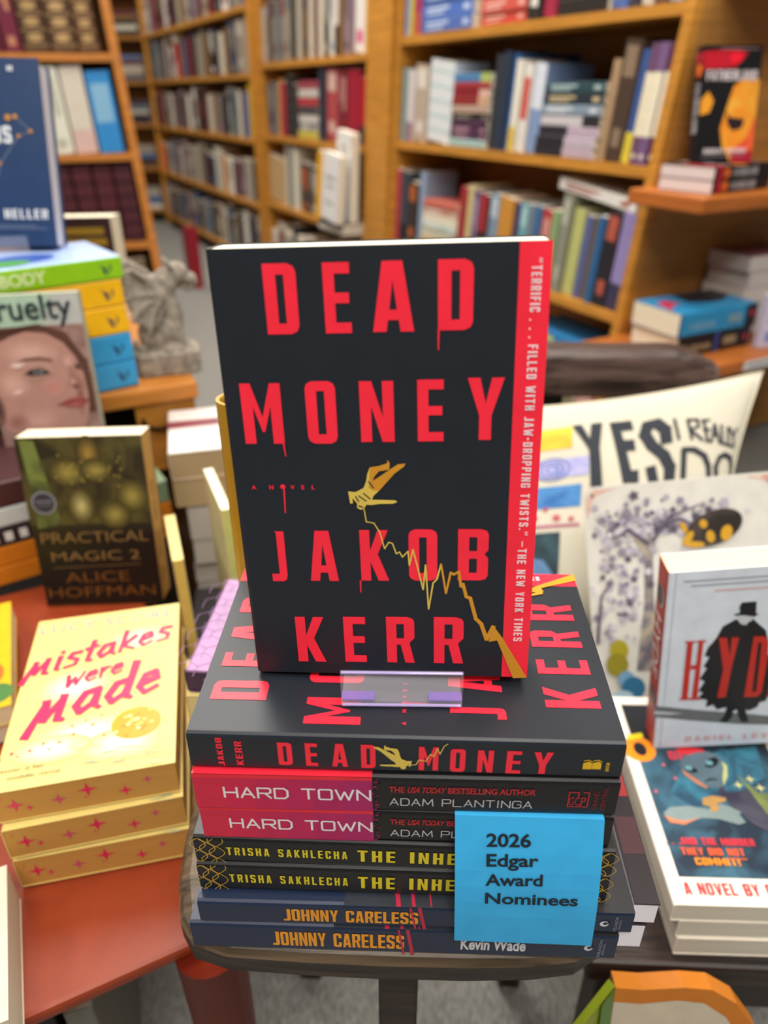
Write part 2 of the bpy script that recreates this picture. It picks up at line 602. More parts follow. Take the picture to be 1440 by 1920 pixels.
OAK = M('#c88a35', 0.45, 'wood')
OAKD = M('#a8702a', 0.5, 'wood')
PANEL = M('#b07c3c', 0.55, 'wood')
ORDS = ['first', 'second', 'third', 'fourth', 'fifth', 'sixth', 'seventh', 'eighth', 'ninth', 'tenth', 'eleventh', 'twelfth',
        'thirteenth', 'fourteenth', 'fifteenth', 'sixteenth', 'seventeenth', 'eighteenth', 'nineteenth', 'twentieth',
        'twenty-first', 'twenty-second', 'twenty-third', 'twenty-fourth', 'twenty-fifth', 'twenty-sixth', 'twenty-seventh',
        'twenty-eighth', 'twenty-ninth', 'thirtieth', 'thirty-first', 'thirty-second', 'thirty-third', 'thirty-fourth', 'thirty-fifth',
        'thirty-sixth', 'thirty-seventh', 'thirty-eighth', 'thirty-ninth', 'fortieth']


class Case:
    """local frame of a bookcase: s along its front (left to right), n into it, z up; the case leans sideways by k"""
    def __init__(s, o, yaw, k, zref, title):
        s.o = Vector((o[0], o[1], 0))
        s.ex = Vector((math.cos(yaw), math.sin(yaw), 0))
        s.nx = Vector((-math.sin(yaw), math.cos(yaw), 0))
        s.k, s.zr, s.title = k, zref, title
        th = math.atan(k)
        s.up = (s.ex * math.sin(th) + Vector((0, 0, 1)) * math.cos(th))
        s.rt = (s.ex * math.cos(th) - Vector((0, 0, 1)) * math.sin(th))
        s.th = th

    def W(s, p):
        return tuple(s.o + s.ex * (p[0] + s.k * (p[2] - s.zr)) + s.nx * p[1] + Vector((0, 0, p[2])))

    def standing(s, s1, z, n, t=0.0):       # spine towards the viewer; origin at the lower right corner of the spine
        p = Vector(s.W((s1, n, z + max(0.0, -math.sin(s.th)) * t)))
        return frame_mx(p, s.nx, -s.rt, s.up)

    def stacked(s, s1, ztop, n):
        p = Vector(s.W((s1, n, ztop)))
        return frame_mx(p, s.nx, (0, 0, -1), -s.ex)

    def faceout(s, s0, z, n, tilt=0.12, w=.16, t=.03):
        p = Vector(s.W((s0, n, z + w * max(0, math.sin(s.th)) + t * math.sin(tilt))))
        u = (s.up * math.cos(tilt) + s.nx * math.sin(tilt))
        y = (s.nx * math.cos(tilt) - s.up * math.sin(tilt))
        return frame_mx(p, s.rt, y, u)


def bookcase(cs, label, s0, s1, z0, z1, shelves, depth, post=0.02, th=0.022, board=None, ends=None, back=True, mat=OAK):
    root = thing('bookcase', label, 'bookcase', Matrix.Translation(cs.W(((s0 + s1) / 2, depth / 2, z0))))
    inv = root.matrix_world.inverted()
    T = lambda p: tuple(inv @ Vector(cs.W(p)))
    for a, b, d in ((s0, s0 + post, depth), (s1 - post, s1, ends or depth)):
        m = MB()
        n = 6
        for i in range(n):
            m.box(a, b, 0, d, z0 + (z1 - z0) * i / n, z0 + (z1 - z0) * (i + 1) / n, mat, T)
        if d != depth:
            m.box(b, b + .002, .02, d, z0, z1, PANEL, T)
        m.build('side_panel', root)
    for z in shelves:
        m = MB(); m.box(s0 + post, s1 - post, 0.004, depth - .01, z - th, z, mat, T); m.build('shelf', root)
    if back:
        m = MB(); m.box(s0 + post, s1 - post, depth - .01, depth, z0, z1, OAKD, T); m.build('back_panel', root)
    if board:
        m = MB(); m.box(board[0], board[1], -0.012, 0.02, z0, z1, mat, T); m.build('face_board', root)
    return root, T


PAL = [('#8d8578', 'grey'), ('#d9d0bc', 'off-white'), ('#2c2420', 'black'), ('#5a2a2c', 'maroon'), ('#6f5238', 'brown'), ('#3c465c', 'slate blue'), ('#7a5a34', 'tan brown'), ('#1f1b1c', 'black'),
       ('#e8e4da', 'white'), ('#7a2428', 'dark red'), ('#9c8f7c', 'taupe'), ('#2c2a2e', 'black'), ('#b0a898', 'beige'), ('#5d6b70', 'grey-green'),
       ('#94808a', 'mauve'), ('#3e3040', 'plum'), ('#c4bba8', 'cream'), ('#586f94', 'blue')]


def spine_deco(style, c2):
    m2 = M(c2, 0.5) if c2 else None

    def f(F, W, H, T):
        if not m2:
            return
        s = F['spine']
        if style == 'band':
            s.rect(H * .08, H * .14, 0, T, m2)
            s.rect(H * .84, H * .9, 0, T, m2)
        elif style == 'label':
            s.rect(H * .15, H * .62, T * .14, T * .86, m2)
        elif style == 'block':
            s.rect(H * .05, H * .3, T * .15, T * .85, m2)
            s.rect(H * .72, H * .88, T * .25, T * .75, m2)
        elif style == 'lines':
            s.rect(H * .1, H * .55, T * .55, T * .78, m2)
            s.rect(H * .1, H * .45, T * .25, T * .42, m2)
            s.rect(H * .82, H * .93, T * .3, T * .7, m2)
        elif style == 'gilt':
            for q in (.07, .24, .41, .58, .75, .92):
                s.rect(H * q, H * q + H * .012, 0, T, m2)
            for q in (.32, .5, .67, .84, .155):
                s.ell(H * q, T / 2, H * .05, T * .3, m2)
        elif style == 'half':
            s.rect(0, H * .5, 0, T, m2)
        elif style == 'tip':
            s.rect(H * .72, H, 0, T, m2)
        elif style == 'set':
            s.rect(H * .23, H * .76, 0, T, m2)
            s.ell(H * .93, T / 2, T * .22, T * .22, m2)
        elif style == 'ribs':
            for q in (.12, .3, .48, .66, .84):
                s.rect(H * q, H * q + H * .02, 0, T, m2)
    return f


class Counter:
    def __init__(s):
        s.n = 0

    def next(s):
        s.n += 1
        return ORDS[min(s.n - 1, len(ORDS) - 1)]


def fill(cs, z, where, items, group, far=False, n0=0.012, sink=None, sink_to=-99):
    """items, left to right:
       ('v', s0, s1, h, colour, word[, style, colour2])  standing book
       ('h', s0, s1, [(t, colour, word[, style, colour2]), ...bottom to top])  a lying pile
       ('f', s0, w, h, colour, word)  a book shown face out"""
    cv, ch = Counter(), Counter()
    for it in items:
        if it[0] == 'v':
            _, s0, s1, h, colr, word = it[:6]
            st, c2 = (it[6], it[7]) if len(it) > 7 else (None, None)
            lab = '%s book, %s upright from left, %s' % (word, cv.next(), where)
            t = (s1 - s0) * .96
            book(lab, random.uniform(.12, .15) if len(it) < 9 else it[8], h, t, cs.standing(s1 - t * .02, z + .0006, n0 + random.uniform(0, .012), t), colr, '#e6dcc8',
                 deco=spine_deco(st, c2) if st else None, group=group, simple=far, k=0.0004, rough=0.45, hard=not far and t > .03, sink=sink if s0 < sink_to else None)
        elif it[0] == 'h':
            _, s0, s1, pile = it[:4]
            zz = z + .0006
            c = Counter()
            o = ch.next()
            N_ = len(pile)
            for i, b in enumerate(pile):
                t, colr, word = b[:3]
                st, c2 = (b[3], b[4]) if len(b) > 4 else (None, None)
                zz += t
                pos = 'bottom' if i == 0 else ('top' if i == N_ - 1 else ORDS[i] + ' from bottom')
                book('%s book, %s of %s pile, %s' % (word, pos, o, where), .14, (s1 - s0) - random.uniform(0, .006), t * .985,
                     cs.stacked(s1 - random.uniform(0, .004), zz, n0 + random.uniform(0, .006)), colr, '#e6dcc8',
                     deco=spine_deco(st, c2) if st else None, group=group, simple=far, k=0.0004, sink=sink)
        elif it[0] == 'f':
            _, s0, w, h, colr, word = it[:6]
            book('%s book shown face out on %s' % (word, where), w, h, .02, cs.faceout(s0, z + .003, it[6] if len(it) > 6 else .03), colr, '#e6dcc8', group=group, simple=far)


# ------------------------------------------------------------------ right bookcase
RX, RY, RYAW, RK = 0.01476, 2.50451, -1.05256, 0.10783
RC = Case((RX, RY), RYAW, RK, 0.7578, 'right bookcase')
RL = 1.1786
ZA, ZB, ZC, ZD = 1.048, 0.7578, 0.4374, 0.115
root, T = bookcase(RC, 'oak double-depth bookcase filling the upper right, with a ledged end panel', -0.006, RL + .012, 0.02, 1.75,
                   [1.36, ZA, ZB, ZC, ZD], 0.28, post=.026, ends=.75)
# ledges on its end panel
RE = RL + .012 + .003


def ledge(z, n0, n1, d, th=.03):
    m = MB()
    m.box(RE + .0, RE + d, n0, n1, z - th, z, M('#b8692c', .4, 'wood'), T)
    m.build('ledge', root, bevel=.004)


ledge(0.7235, -0.07, .6, .20)
ledge(1.1, .05, .6, .15)
ledge(0.397, -0.12, .62, .275)

G = 'books on the right bookcase'
fill(RC, ZB, 'middle shelf of right bookcase', [
    ('v', .026, .066, .205, '#7f9a98', 'pale teal'), ('v', .068, .104, .2, '#d8cfd0', 'white and pink', 'tip', '#9a6f80'),
    ('v', .106, .188, .21, '#b7a594', 'beige', 'block', '#d9d2c8'),
    ('v', .192, .33, .215, '#d9dfe2', 'wide white and mint', 'ribs', '#9fc9c0'),
    ('h', .335, .525, [(.02, '#9dbcb8', 'mint'), (.017, '#4a3048', 'plum', 'lines', '#b48a9c'), (.018, '#51304e', 'plum', 'lines', '#c49aa8'), (.016, '#4a3048', 'plum'),
                       (.016, '#2e2c2c', 'black', 'lines', '#a8a090'), (.02, '#b59b8a', 'tan'), (.02, '#8c2a28', 'brick red', 'tip', '#c8a080'), (.02, '#8c2430', 'dark red', 'tip', '#d8b0a0'),
                       (.016, '#a03038', 'red'), (.022, '#4a7fae', 'sky blue', 'tip', '#a8b868')]),
    ('v', .53, .566, .225, '#31363e', 'charcoal'), ('v', .569, .604, .23, '#27364a', 'navy'),
    ('v', .606, .624, .225, '#2f5f9e', 'tall blue', None, None, .2), ('v', .628, .655, .21, '#e6e2d2', 'white and yellow', 'tip', '#d8b83c'),
    ('v', .66, .697, .2, '#dedad2', 'white with red', 'label', '#c8433c'), ('v', .703, .748, .2, '#7f97c0', 'pale blue', 'half', '#d5dbe6'),
    ('h', .752, .972, [(.023, '#b7a7b4', 'lilac and black', 'half', '#2a2830'), (.022, '#bdb0bd', 'lilac and black', 'half', '#26242c'), (.022, '#b9a6b6', 'lilac and black', 'half', '#2a2830'),
                       (.023, '#c9c4c8', 'white and black', 'tip', '#2a2a30'), (.022, '#8193a4', 'grey-blue', 'lines', '#d8dde2'), (.024, '#28323c', 'dark slate', 'lines', '#c8b890'),
                       (.023, '#2c4a52', 'dark teal', 'lines', '#a8c0c0')]),
    ('v', .975, 1.001, .2, '#a98c6c', 'tan'), ('v', 1.003, 1.054, .235, '#4a3a30', 'dark brown', 'block', '#8a7460', .2), ('v', 1.056, 1.082, .215, '#3c5890', 'blue', 'tip', '#d8c440'),
    ('v', 1.084, 1.110, .225, '#6c4a68', 'cream and violet', 'set', '#e4dcc0'), ('v', 1.112, 1.137, .225, '#765a86', 'cream and purple', 'set', '#e6dec4'),
    ('v', 1.139, 1.163, .225, '#5e2f45', 'cream and plum', 'set', '#e6dcc0')], G)
fill(RC, ZA, 'upper shelf of right bookcase', [
    ('v', .026, .047, .2, '#7f93c8', 'lavender blue'), ('v', .049, .07, .2, '#c8c04c', 'yellow-green'), ('v', .072, .115, .2, '#a8305c', 'magenta', 'tip', '#b85a4a'),
    ('h', .12, .40, [(.035, '#4f6fb4', 'blue', 'lines', '#b8c8e8'), (.035, '#4f74c0', 'blue', 'lines', '#c0d0ec'), (.035, '#4668ac', 'blue', 'lines', '#b0c4e4')]),
    ('h', .44, .64, [(.026, '#c84c40', 'red', 'lines', '#e0a898'), (.03, '#d05a4c', 'coral', 'lines', '#e8b4a8'), (.03, '#c0453c', 'red')]),
    ('v', .645, .70, .2, '#2c2828', 'black', 'block', '#e0dcd4'), ('v', .705, .75, .2, '#a02c48', 'crimson'),
    ('h', .76, .93, [(.032, '#2a2826', 'black'), (.03, '#302c2a', 'black'), (.03, '#282624', 'black', 'lines', '#a09888')]),
    ('v', .935, .985, .2, '#4f6aa8', 'blue'), ('v', .99, 1.02, .2, '#3a3a44', 'dark grey'), ('v', 1.024, 1.06, .2, '#c0b8a8', 'beige'),
    ('v', 1.065, 1.1, .2, '#6a4a3c', 'brown'), ('v', 1.105, 1.14, .2, '#8c9aa4', 'grey')], G)
fill(RC, ZC, 'lower shelf of right bookcase', [
    ('v', .02, .05, .235, '#b8404c', 'red'), ('v', .052, .1, .23, '#3c4450', 'slate', 'tip', '#20242c'), ('v', .103, .16, .2, '#3a2e2c', 'black and orange', 'block', '#b4622c'),
    ('v', .165, .2, .235, '#8fa3bc', 'tall pale blue'),
    ('h', .205, .415, [(.024, '#8fb4a8', 'sea green', 'lines', '#d8d8c0'), (.022, '#c0a06c', 'sand', 'lines', '#e8dcc0'), (.024, '#d4cdb4', 'cream'), (.022, '#b4c4bc', 'pale green', 'lines', '#e8e4d8'),
                       (.024, '#e0d8c4', 'ivory'), (.022, '#c89c84', 'peach', 'lines', '#ead8cc'), (.022, '#c46a5c', 'salmon')]),
    ('v', .42, .452, .215, '#a03034', 'red'), ('v', .455, .492, .22, '#d0c088', 'pale yellow'), ('v', .495, .53, .21, '#6c5878', 'purple', 'lines', '#b0a0b8'),
    ('v', .534, .576, .205, '#2e2826', 'black and red', 'half', '#9c2c30'), ('v', .58, .626, .21, '#7f93a8', 'blue-grey', 'block', '#b8c8d4'), ('v', .63, .694, .205, '#c88c38', 'orange'),
    ('v', .698, .716, .2, '#3c3a70', 'indigo'), ('v', .72, .756, .2, '#6fa4ac', 'teal', 'block', '#a8ccd0'), ('v', .76, .782, .2, '#7c7f8c', 'grey'), ('v', .786, .819, .2, '#3f6a94', 'blue', 'tip', '#203850'),
    ('v', .823, .862, .195, '#b43c3c', 'red', 'lines', '#e0b0a0'), ('v', .866, .891, .2, '#8ca878', 'green'), ('v', .895, .931, .24, '#8a8c7c', 'tall grey-green', 'block', '#b0b0a0'),
    ('v', .935, .976, .21, '#bcc078', 'lime'), ('v', .98, 1.005, .2, '#5a6494', 'blue-violet'), ('v', 1.008, 1.03, .2, '#6a5a48', 'brown'), ('v', 1.033, 1.058, .205, '#2c6090', 'deep blue'),
    ('v', 1.061, 1.108, .22, '#26242a', 'black', 'block', '#b05848', .15), ('v', 1.111, 1.163, .22, '#9488c0', 'lavender', 'tip', '#3c3854', .15)], G)
# white book lying across the tops on the lower shelf
book('white book lying across the upright books under the middle shelf of right bookcase', .14, .27, .026,
     frame_mx(Vector(RC.W((1.135, .02, ZC + .2475))), RC.nx, -RC.up, -RC.rt), '#e4e2dc', '#e8e4da', deco=spine_deco('lines', '#b06a60'), group=G, k=.0004)
fill(RC, ZD, 'bottom shelf of right bookcase', [
    ('v', .7, .75, .2, '#8a7a5c', 'khaki'), ('v', .752, .80, .2, '#4a4a50', 'grey'),
    ('h', .82, 1.06, [(.05, '#8c8468', 'olive'), (.05, '#787054', 'khaki'), (.06, '#3f8fc0', 'blue', 'lines', '#d8d070'), (.06, '#2f7fb8', 'bright blue', 'lines', '#c8d060')]),
    ('v', 1.075, 1.13, .19, '#d8a8a0', 'pink')], G)

# ------------------------------------------------------------------ corner run of bookcases (middle and far)
MC = Case((RX, RY), RYAW, 0.10, 0.7578, 'middle bookcase')
bookcase(MC, 'oak bookcase in the middle, left of the right bookcase, with wide face board', -1.335, -.012, 0.02, 1.8, [1.30, 1.015, .728, .43, .11], .26, post=.02, board=(-.186, -.012))
FC = Case((RX, RY), RYAW, 0.05, 0.73, 'far bookcase')
bookcase(FC, 'long oak bookcase receding into the far left corner', -3.74, -1.43, 0.02, 1.8, [1.55, 1.25, .98, .70, .40, .1], .26, post=.03)
G2 = 'books on the middle bookcase'


def run(s0, s1, wmin, wmax, hmin, hmax, special=()):
    out, s, last = [], s0, None
    while s < s1 - wmin:
        w = min(random.uniform(wmin, wmax), s1 - s)
        c = random.choice(PAL)
        while last and c[1] == last:
            c = random.choice(PAL)
        last = c[1]
        q = random.random()
        st = ('block', random.choice(PAL)[0]) if q < .3 else (('lines', random.choice(PAL)[0]) if q < .6 else (('label', random.choice(PAL)[0]) if q < .7 else ()))
        out.append(('v', s, s + w - .003, random.uniform(hmin, hmax), c[0], c[1]) + tuple(st))
        s += w
    return out


fill(MC, 1.015, 'upper shelf of middle bookcase', run(-1.31, -.36, .038, .062, .2, .25) + [
    ('v', -.355, -.27, .235, '#e8e2da', 'white with pink', 'block', '#d83c84'), ('v', -.268, -.235, .23, '#d8a830', 'mustard'), ('v', -.232, -.2, .225, '#1f5c60', 'dark teal', 'block', '#9ab0b0')], G2, far=True)
fill(MC, .728, 'second shelf of middle bookcase', [
    ('v', -1.29, -1.25, .2, '#6a5a50', 'brown'), ('v', -1.247, -1.2, .21, '#50505c', 'grey', 'lines', '#b8b4ac'), ('v', -1.197, -1.15, .2, '#8a7a70', 'taupe'), ('v', -1.147, -1.1, .22, '#d8a83c', 'mustard'), ('v', -1.097, -1.04, .21, '#a8283c', 'crimson'),
    ('v', -1.035, -.96, .235, '#2c2a2c', 'black', 'ribs', '#5c5650'), ('v', -.955, -.9, .2, '#3a3634', 'charcoal'),
    ('h', -.89, -.67, [(.03, '#c8b84c', 'yellow'), (.032, '#8c8a8c', 'grey', 'lines', '#dad6d0'), (.03, '#d8d4cc', 'white'), (.03, '#4a4448', 'dark grey'), (.03, '#b83a40', 'red'), (.03, '#c8c4bc', 'grey-white'), (.03, '#a04450', 'rose')]),
    ('v', -.665, -.6, .25, '#2a3240', 'navy'), ('v', -.595, -.49, .245, '#b04c50', 'faded red', 'block', '#d8b8ac'), ('v', -.486, -.4, .24, '#7c2430', 'maroon', 'lines', '#c09088'), ('v', -.396, -.3, .24, '#a01c34', 'scarlet'),
    ('v', -.296, -.2, .21, '#b0222c', 'bright red', 'tip', '#3a3430')], G2, far=True)
fill(MC, .43, 'third shelf of middle bookcase', [
    ('v', -1.3, -1.1, .2, '#c8a878', 'wide tan'), ('v', -1.09, -1.05, .26, '#e8e4d4', 'tall ivory'), ('v', -1.04, -.98, .26, '#8c8880', 'tall grey'), ('v', -.97, -.93, .255, '#e4e0cc', 'tall cream'),
    ('v', -.9, -.8, .2, '#4a4038', 'dark brown', 'lines', '#d86a30'), ('v', -.795, -.71, .19, '#5a5650', 'charcoal', 'lines', '#c8c4bc'), ('v', -.7, -.62, .2, '#c89a70', 'tan')], G2, far=True)
# face-out display on the third shelf
book('bright yellow book shown face out on third shelf of middle bookcase', .16, .25, .03, MC.faceout(-.60, .4345, -.035, .06), '#e0a818', '#e6dcc8', group=G2, simple=True)


def wdeco(F, W, H, T):
    f = F['front']
    g = M('#8a8886', .6)
    f.rect(W * .2, W * .8, H * .62, H * .66, g)
    f.rect(W * .25, W * .75, H * .5, H * .53, g)
    f.rect(W * .2, W * .75, H * .25, H * .28, g)


book('white paperback shown face out before the yellow book on middle bookcase', .15, .23, .03, MC.faceout(-.345, .4700, -.118, .06), '#dfe0e0', '#e6dcc8', group=G2, deco=wdeco, k=.0005, name='book')


def wdeco2(F, W, H, T):
    f = F['front']
    g = M('#6a6866', .6)
    for i in range(4):
        f.stroke([(W * .25, H * (.5 + .1 * i)), (W * .5, H * (.62 + .08 * i)), (W * .75, H * (.5 + .1 * i))], W * .06, g)


book('white patterned book standing highest behind the white paperback on middle bookcase', .13, .30, .03, MC.faceout(-.32, .4700, -.062, .0), '#e2e2e0', '#e6dcc8', group=G2, deco=wdeco2, k=.0005)
for i, (t, c, w) in enumerate(((.018, '#d8d4c8', 'off-white'), (.02, '#2c2828', 'black'))):
    book('%s book lying %s under white display book on middle bookcase' % (w, ('bottom', 'top')[i]), .19, .235, t, MC.stacked(-.196, .43 + .0008 + (.018, .038)[i] + .0005 * i, -.09), c, '#d8cfc0', group=G2, simple=True)
fill(MC, .11, 'bottom shelf of middle bookcase', run(-1.3, -.2, .07, .12, .18, .25), G2, far=True)
G3 = 'books on the far bookcase'
FAR = MB()
for z, w in ((1.25, 'top shelf'), (.98, 'second shelf'), (.70, 'third shelf'), (.40, 'fourth shelf'), (.1, 'bottom shelf')):
    it = run(-3.69, -1.475, .055, .13, .175, .235)
    if z == .4:
        it[0] = it[0][:4] + ('#e86a28', 'orange')
        it[-6] = it[-6][:4] + ('#d88a28', 'amber')
    if z == .98:
        it[8] = it[8][:4] + ('#b02820', 'red')
        it[12] = it[12][:4] + ('#b01c3c', 'crimson')
    if z == .70:
        it[-1] = it[-1][:4] + ('#d8b020', 'yellow')
        it[-2] = it[-2][:4] + ('#4f70a8', 'blue')
    fill(FC, z, w + ' of far bookcase', it, G3, far=True, sink=FAR, sink_to=-2.3)
# slim red box on the carpet
mb = MB(); mb.box(-.04, .04, -.03, .03, 0, .3, M('#8a1424', .5)); mb.box(-.035, .035, -.025, .025, .3, .304, M('#6a101c', .5))
tag(mb.build('box', None, pose(-1.075, 3.72, 0, -1.0)), 'tall slim dark red box standing on carpet before the far bookcase', 'box')

# far end column facing the viewer
EC = Case((-2.5, 5.95), 0, 0, .7, 'end bookcase')
bookcase(EC, 'narrow bookcase closing the far end of the aisle', -.9, .62, .02, 1.8, [1.55, 1.26, .98, .7, .4, .1], .28, post=.02, mat=OAKD)
G4 = 'books on the end bookcase'
for z, w in ((1.26, 'top shelf'), (.98, 'second shelf'), (.7, 'third shelf'), (.4, 'fourth shelf'), (.1, 'bottom shelf')):
    pile = []
    for i in range(6):
        c = random.choice(PAL)
        pile.append((random.uniform(.026, .036), c[0], c[1], 'lines', random.choice(PAL)[0]))
    pile2 = [(random.uniform(.026, .036),) + random.choice(PAL) for i in range(5)]
    fill(EC, z, w + ' of end bookcase', [('h', .06, .3, pile), ('h', .33, .57, pile2)], G4, far=True, sink=FAR)
tag(FAR.build('distant_books'), 'small distant books filling the far end of the aisle shelves', 'books', kind='stuff')

# ------------------------------------------------------------------ left bookcase
LC = Case((-.845, 2.45), 0.36, -0.045, .446, 'left bookcase')
bookcase(LC, 'oak bookcase at upper left with leather-bound sets', -1.0, .026, .02, 1.6, [1.29, 1.012, .728, .446, .16], .28, post=.028, mat=M('#c07a34', .45, 'wood'))
G5 = 'books on the left bookcase'
LW = [('v', -.62, -.56, .24, '#3a3434', 'black leather', 'gilt', '#8a8458'), ('v', -.555, -.5, .234, '#4a3a30', 'dark leather', 'gilt', '#c8a070'), ('v', -.497, -.44, .234, '#2f2e38', 'blue-black leather', 'ribs', '#6a6470'),
      ('v', -.437, -.37, .234, '#3c2030', 'dark purple leather', 'ribs', '#60485c'),
      ('v', -.367, -.31, .238, '#5c1a2c', 'maroon leather', 'label', '#c8946c'), ('v', -.307, -.255, .234, '#6a1c34', 'wine leather', 'lines', '#b87c5c'),
      ('v', -.25, -.175, .238, '#4c3420', 'brown gilt leather', 'gilt', '#a88a58'), ('v', -.172, -.095, .238, '#50361e', 'brown gilt leather', 'gilt', '#b09060'),
      ('v', -.092, -.03, .234, '#5a3a22', 'brown gilt leather', 'gilt', '#a88a58')]
fill(LC, 1.012, 'top shelf of left bookcase', LW, G5)
fill(LC, .728, 'second shelf of left bookcase', [
    ('v', -.62, -.56, .2, '#6a5a50', 'brown'), ('v', -.555, -.5, .2, '#3e4a40', 'green'), ('v', -.497, -.44, .21, '#8c8478', 'taupe'),
    ('v', -.437, -.38, .22, '#c8bca0', 'cream'), ('v', -.377, -.33, .2, '#a89878', 'beige'),
    ('v', -.327, -.29, .225, '#a88c4c', 'gilded tan', 'gilt', '#3c382c'), ('v', -.287, -.245, .2, '#9ca4ac', 'silver-grey', 'lines', '#5c646c'), ('v', -.242, -.175, .245, '#d8d8c8', 'tall ivory', 'lines', '#b0b0a0'),
    ('v', -.172, -.1, .248, '#cfc6b8', 'tall marbled cream', 'tip', '#d0b0a8'), ('v', -.097, -.018, .235, '#2f86c8', 'bright blue', 'label', '#7fb0d0')], G5)
fill(LC, .446, 'third shelf of left bookcase', [('v', -.6 + .066 * i, -.6 + .066 * i + .062, .244, ('#451820', '#4a1a22', '#401820')[i % 3], 'dark maroon leather', 'ribs', '#6a3038') for i in range(9)], G5)
fill(LC, .16, 'fourth shelf of left bookcase', [('v', -.5 + .08 * i, -.5 + .08 * i + .074, .22, ('#5a4a38', '#3a3a34', '#6a5c40')[i % 3], ('brown', 'dark green', 'olive')[i % 3], 'gilt', '#a89860') for i in range(6)], G5, far=True)


# ================================================================== FURNITURE IN FRONT
DW = M('#241712', 0.42, 'darkwood')
DW2 = M('#4a3a34', 0.40, 'darkwood')
# stool with rounded seat carrying the award stack
STOOL = thing('stool', 'dark worn wooden stool with rounded seat under the award stack', 'stool', Matrix.Translation((.1, .12, 0)))
inv = STOOL.matrix_world.inverted()
SEAT_Z = .4780
outl = [(-.0175, -.0085), (.004, -.0140), (.05, -.0155), (.089, -.0158), (.14, -.0150), (.177, -.0130), (.203, -.0090), (.222, .003), (.236, .025), (.246, .07), (.25, .13), (.244, .19), (.228, .235), (.19, .268), (.1, .285),
        (.02, .272), (-.02, .235), (-.037, .18), (-.042, .12), (-.0425, .085), (-.0405, .056), (-.036, .027), (-.028, .004)]


def inset(pts, d):
    c = Vector((sum(p[0] for p in pts) / len(pts), sum(p[1] for p in pts) / len(pts)))
    return [tuple(Vector(p) + (c - Vector(p)).normalized() * d) for p in pts]


mb = MB()
rings = [(inset(outl, .006), SEAT_Z - .026), (outl, SEAT_Z - .020), (outl, SEAT_Z - .007), (inset(outl, .003), SEAT_Z - .002), (inset(outl, .008), SEAT_Z)]
vs, fs, n = [], [], len(outl)
for pts, z in rings:
    vs += [(p[0] - .1, p[1] - .12, z) for p in pts]
for r in range(len(rings) - 1):
    fs += [(r * n + i, r * n + (i + 1) % n, (r + 1) * n + (i + 1) % n, (r + 1) * n + i) for i in range(n)]
fs += [tuple(reversed(range(n))), tuple((len(rings) - 1) * n + i for i in range(n))]
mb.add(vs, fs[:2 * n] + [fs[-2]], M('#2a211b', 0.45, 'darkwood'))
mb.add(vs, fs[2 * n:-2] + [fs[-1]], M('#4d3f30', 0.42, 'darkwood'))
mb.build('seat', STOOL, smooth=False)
for (x0, y0), (x1, y1) in (((.102, .018), (.1, .006)), ((.015, .2), (-.005, .235)), ((.2, .2), (.225, .235))):
    mb = MB()
    h = .0125
    mb.add([(x1 - h - .1, y1 - h - .12, 0), (x1 + h - .1, y1 - h - .12, 0), (x1 + h - .1, y1 + h - .12, 0), (x1 - h - .1, y1 + h - .12, 0),
            (x0 - h - .1, y0 - h - .12, SEAT_Z - .0262), (x0 + h - .1, y0 - h - .12, SEAT_Z - .0262), (x0 + h - .1, y0 + h - .12, SEAT_Z - .0262), (x0 - h - .1, y0 + h - .12, SEAT_Z - .0262)],
           [(0, 3, 2, 1), (4, 5, 6, 7), (0, 1, 5, 4), (1, 2, 6, 5), (2, 3, 7, 6), (3, 0, 4, 7)], DW)
    mb.build('leg', STOOL, bevel=.003)
for a, b in (((.0, .22), (.215, .22)), ((.1, .02), (.1, .22))):
    mb = MB()
    mb.tube([(a[0] - .1, a[1] - .12, .22), (b[0] - .1, b[1] - .12, .22)], .011, DW)
    mb.build('stretcher', STOOL, smooth=True)

# low chair on the right
CH = thing('chair', 'low dark wooden chair with a thick back rail behind the cushion', 'chair', Matrix.Translation((.43, .42, 0)))


def cbox(name, x0, x1, y0, y1, z0, z1, m=DW, bevel=.004):
    q = MB(); q.box(x0 - .43, x1 - .43, y0 - .42, y1 - .42, z0, z1, m); return q.build(name, CH, bevel=bevel)


cbox('seat', .256, .62, .098, .70, .252, .279)
cbox('apron', .27, .61, .106, .124, .205, .251)
for x in (.272, .572):
    cbox('leg', x, x + .035, .11, .145, 0, .251)
for x in (.30, .54):
    q = MB()
    h = .016
    q.add([(x - h - .43, .70 - h - .42, 0), (x + h - .43, .70 - h - .42, 0), (x + h - .43, .70 + h - .42, 0), (x - h - .43, .70 + h - .42, 0),
           (x - h - .43, .765 - h - .42, .53), (x + h - .43, .765 - h - .42, .53), (x + h - .43, .765 + h - .42, .53), (x - h - .43, .765 + h - .42, .53)],
          [(0, 3, 2, 1), (4, 5, 6, 7), (0, 1, 5, 4), (1, 2, 6, 5), (2, 3, 7, 6), (3, 0, 4, 7)], DW)
    q.build('back_post', CH, bevel=.003)
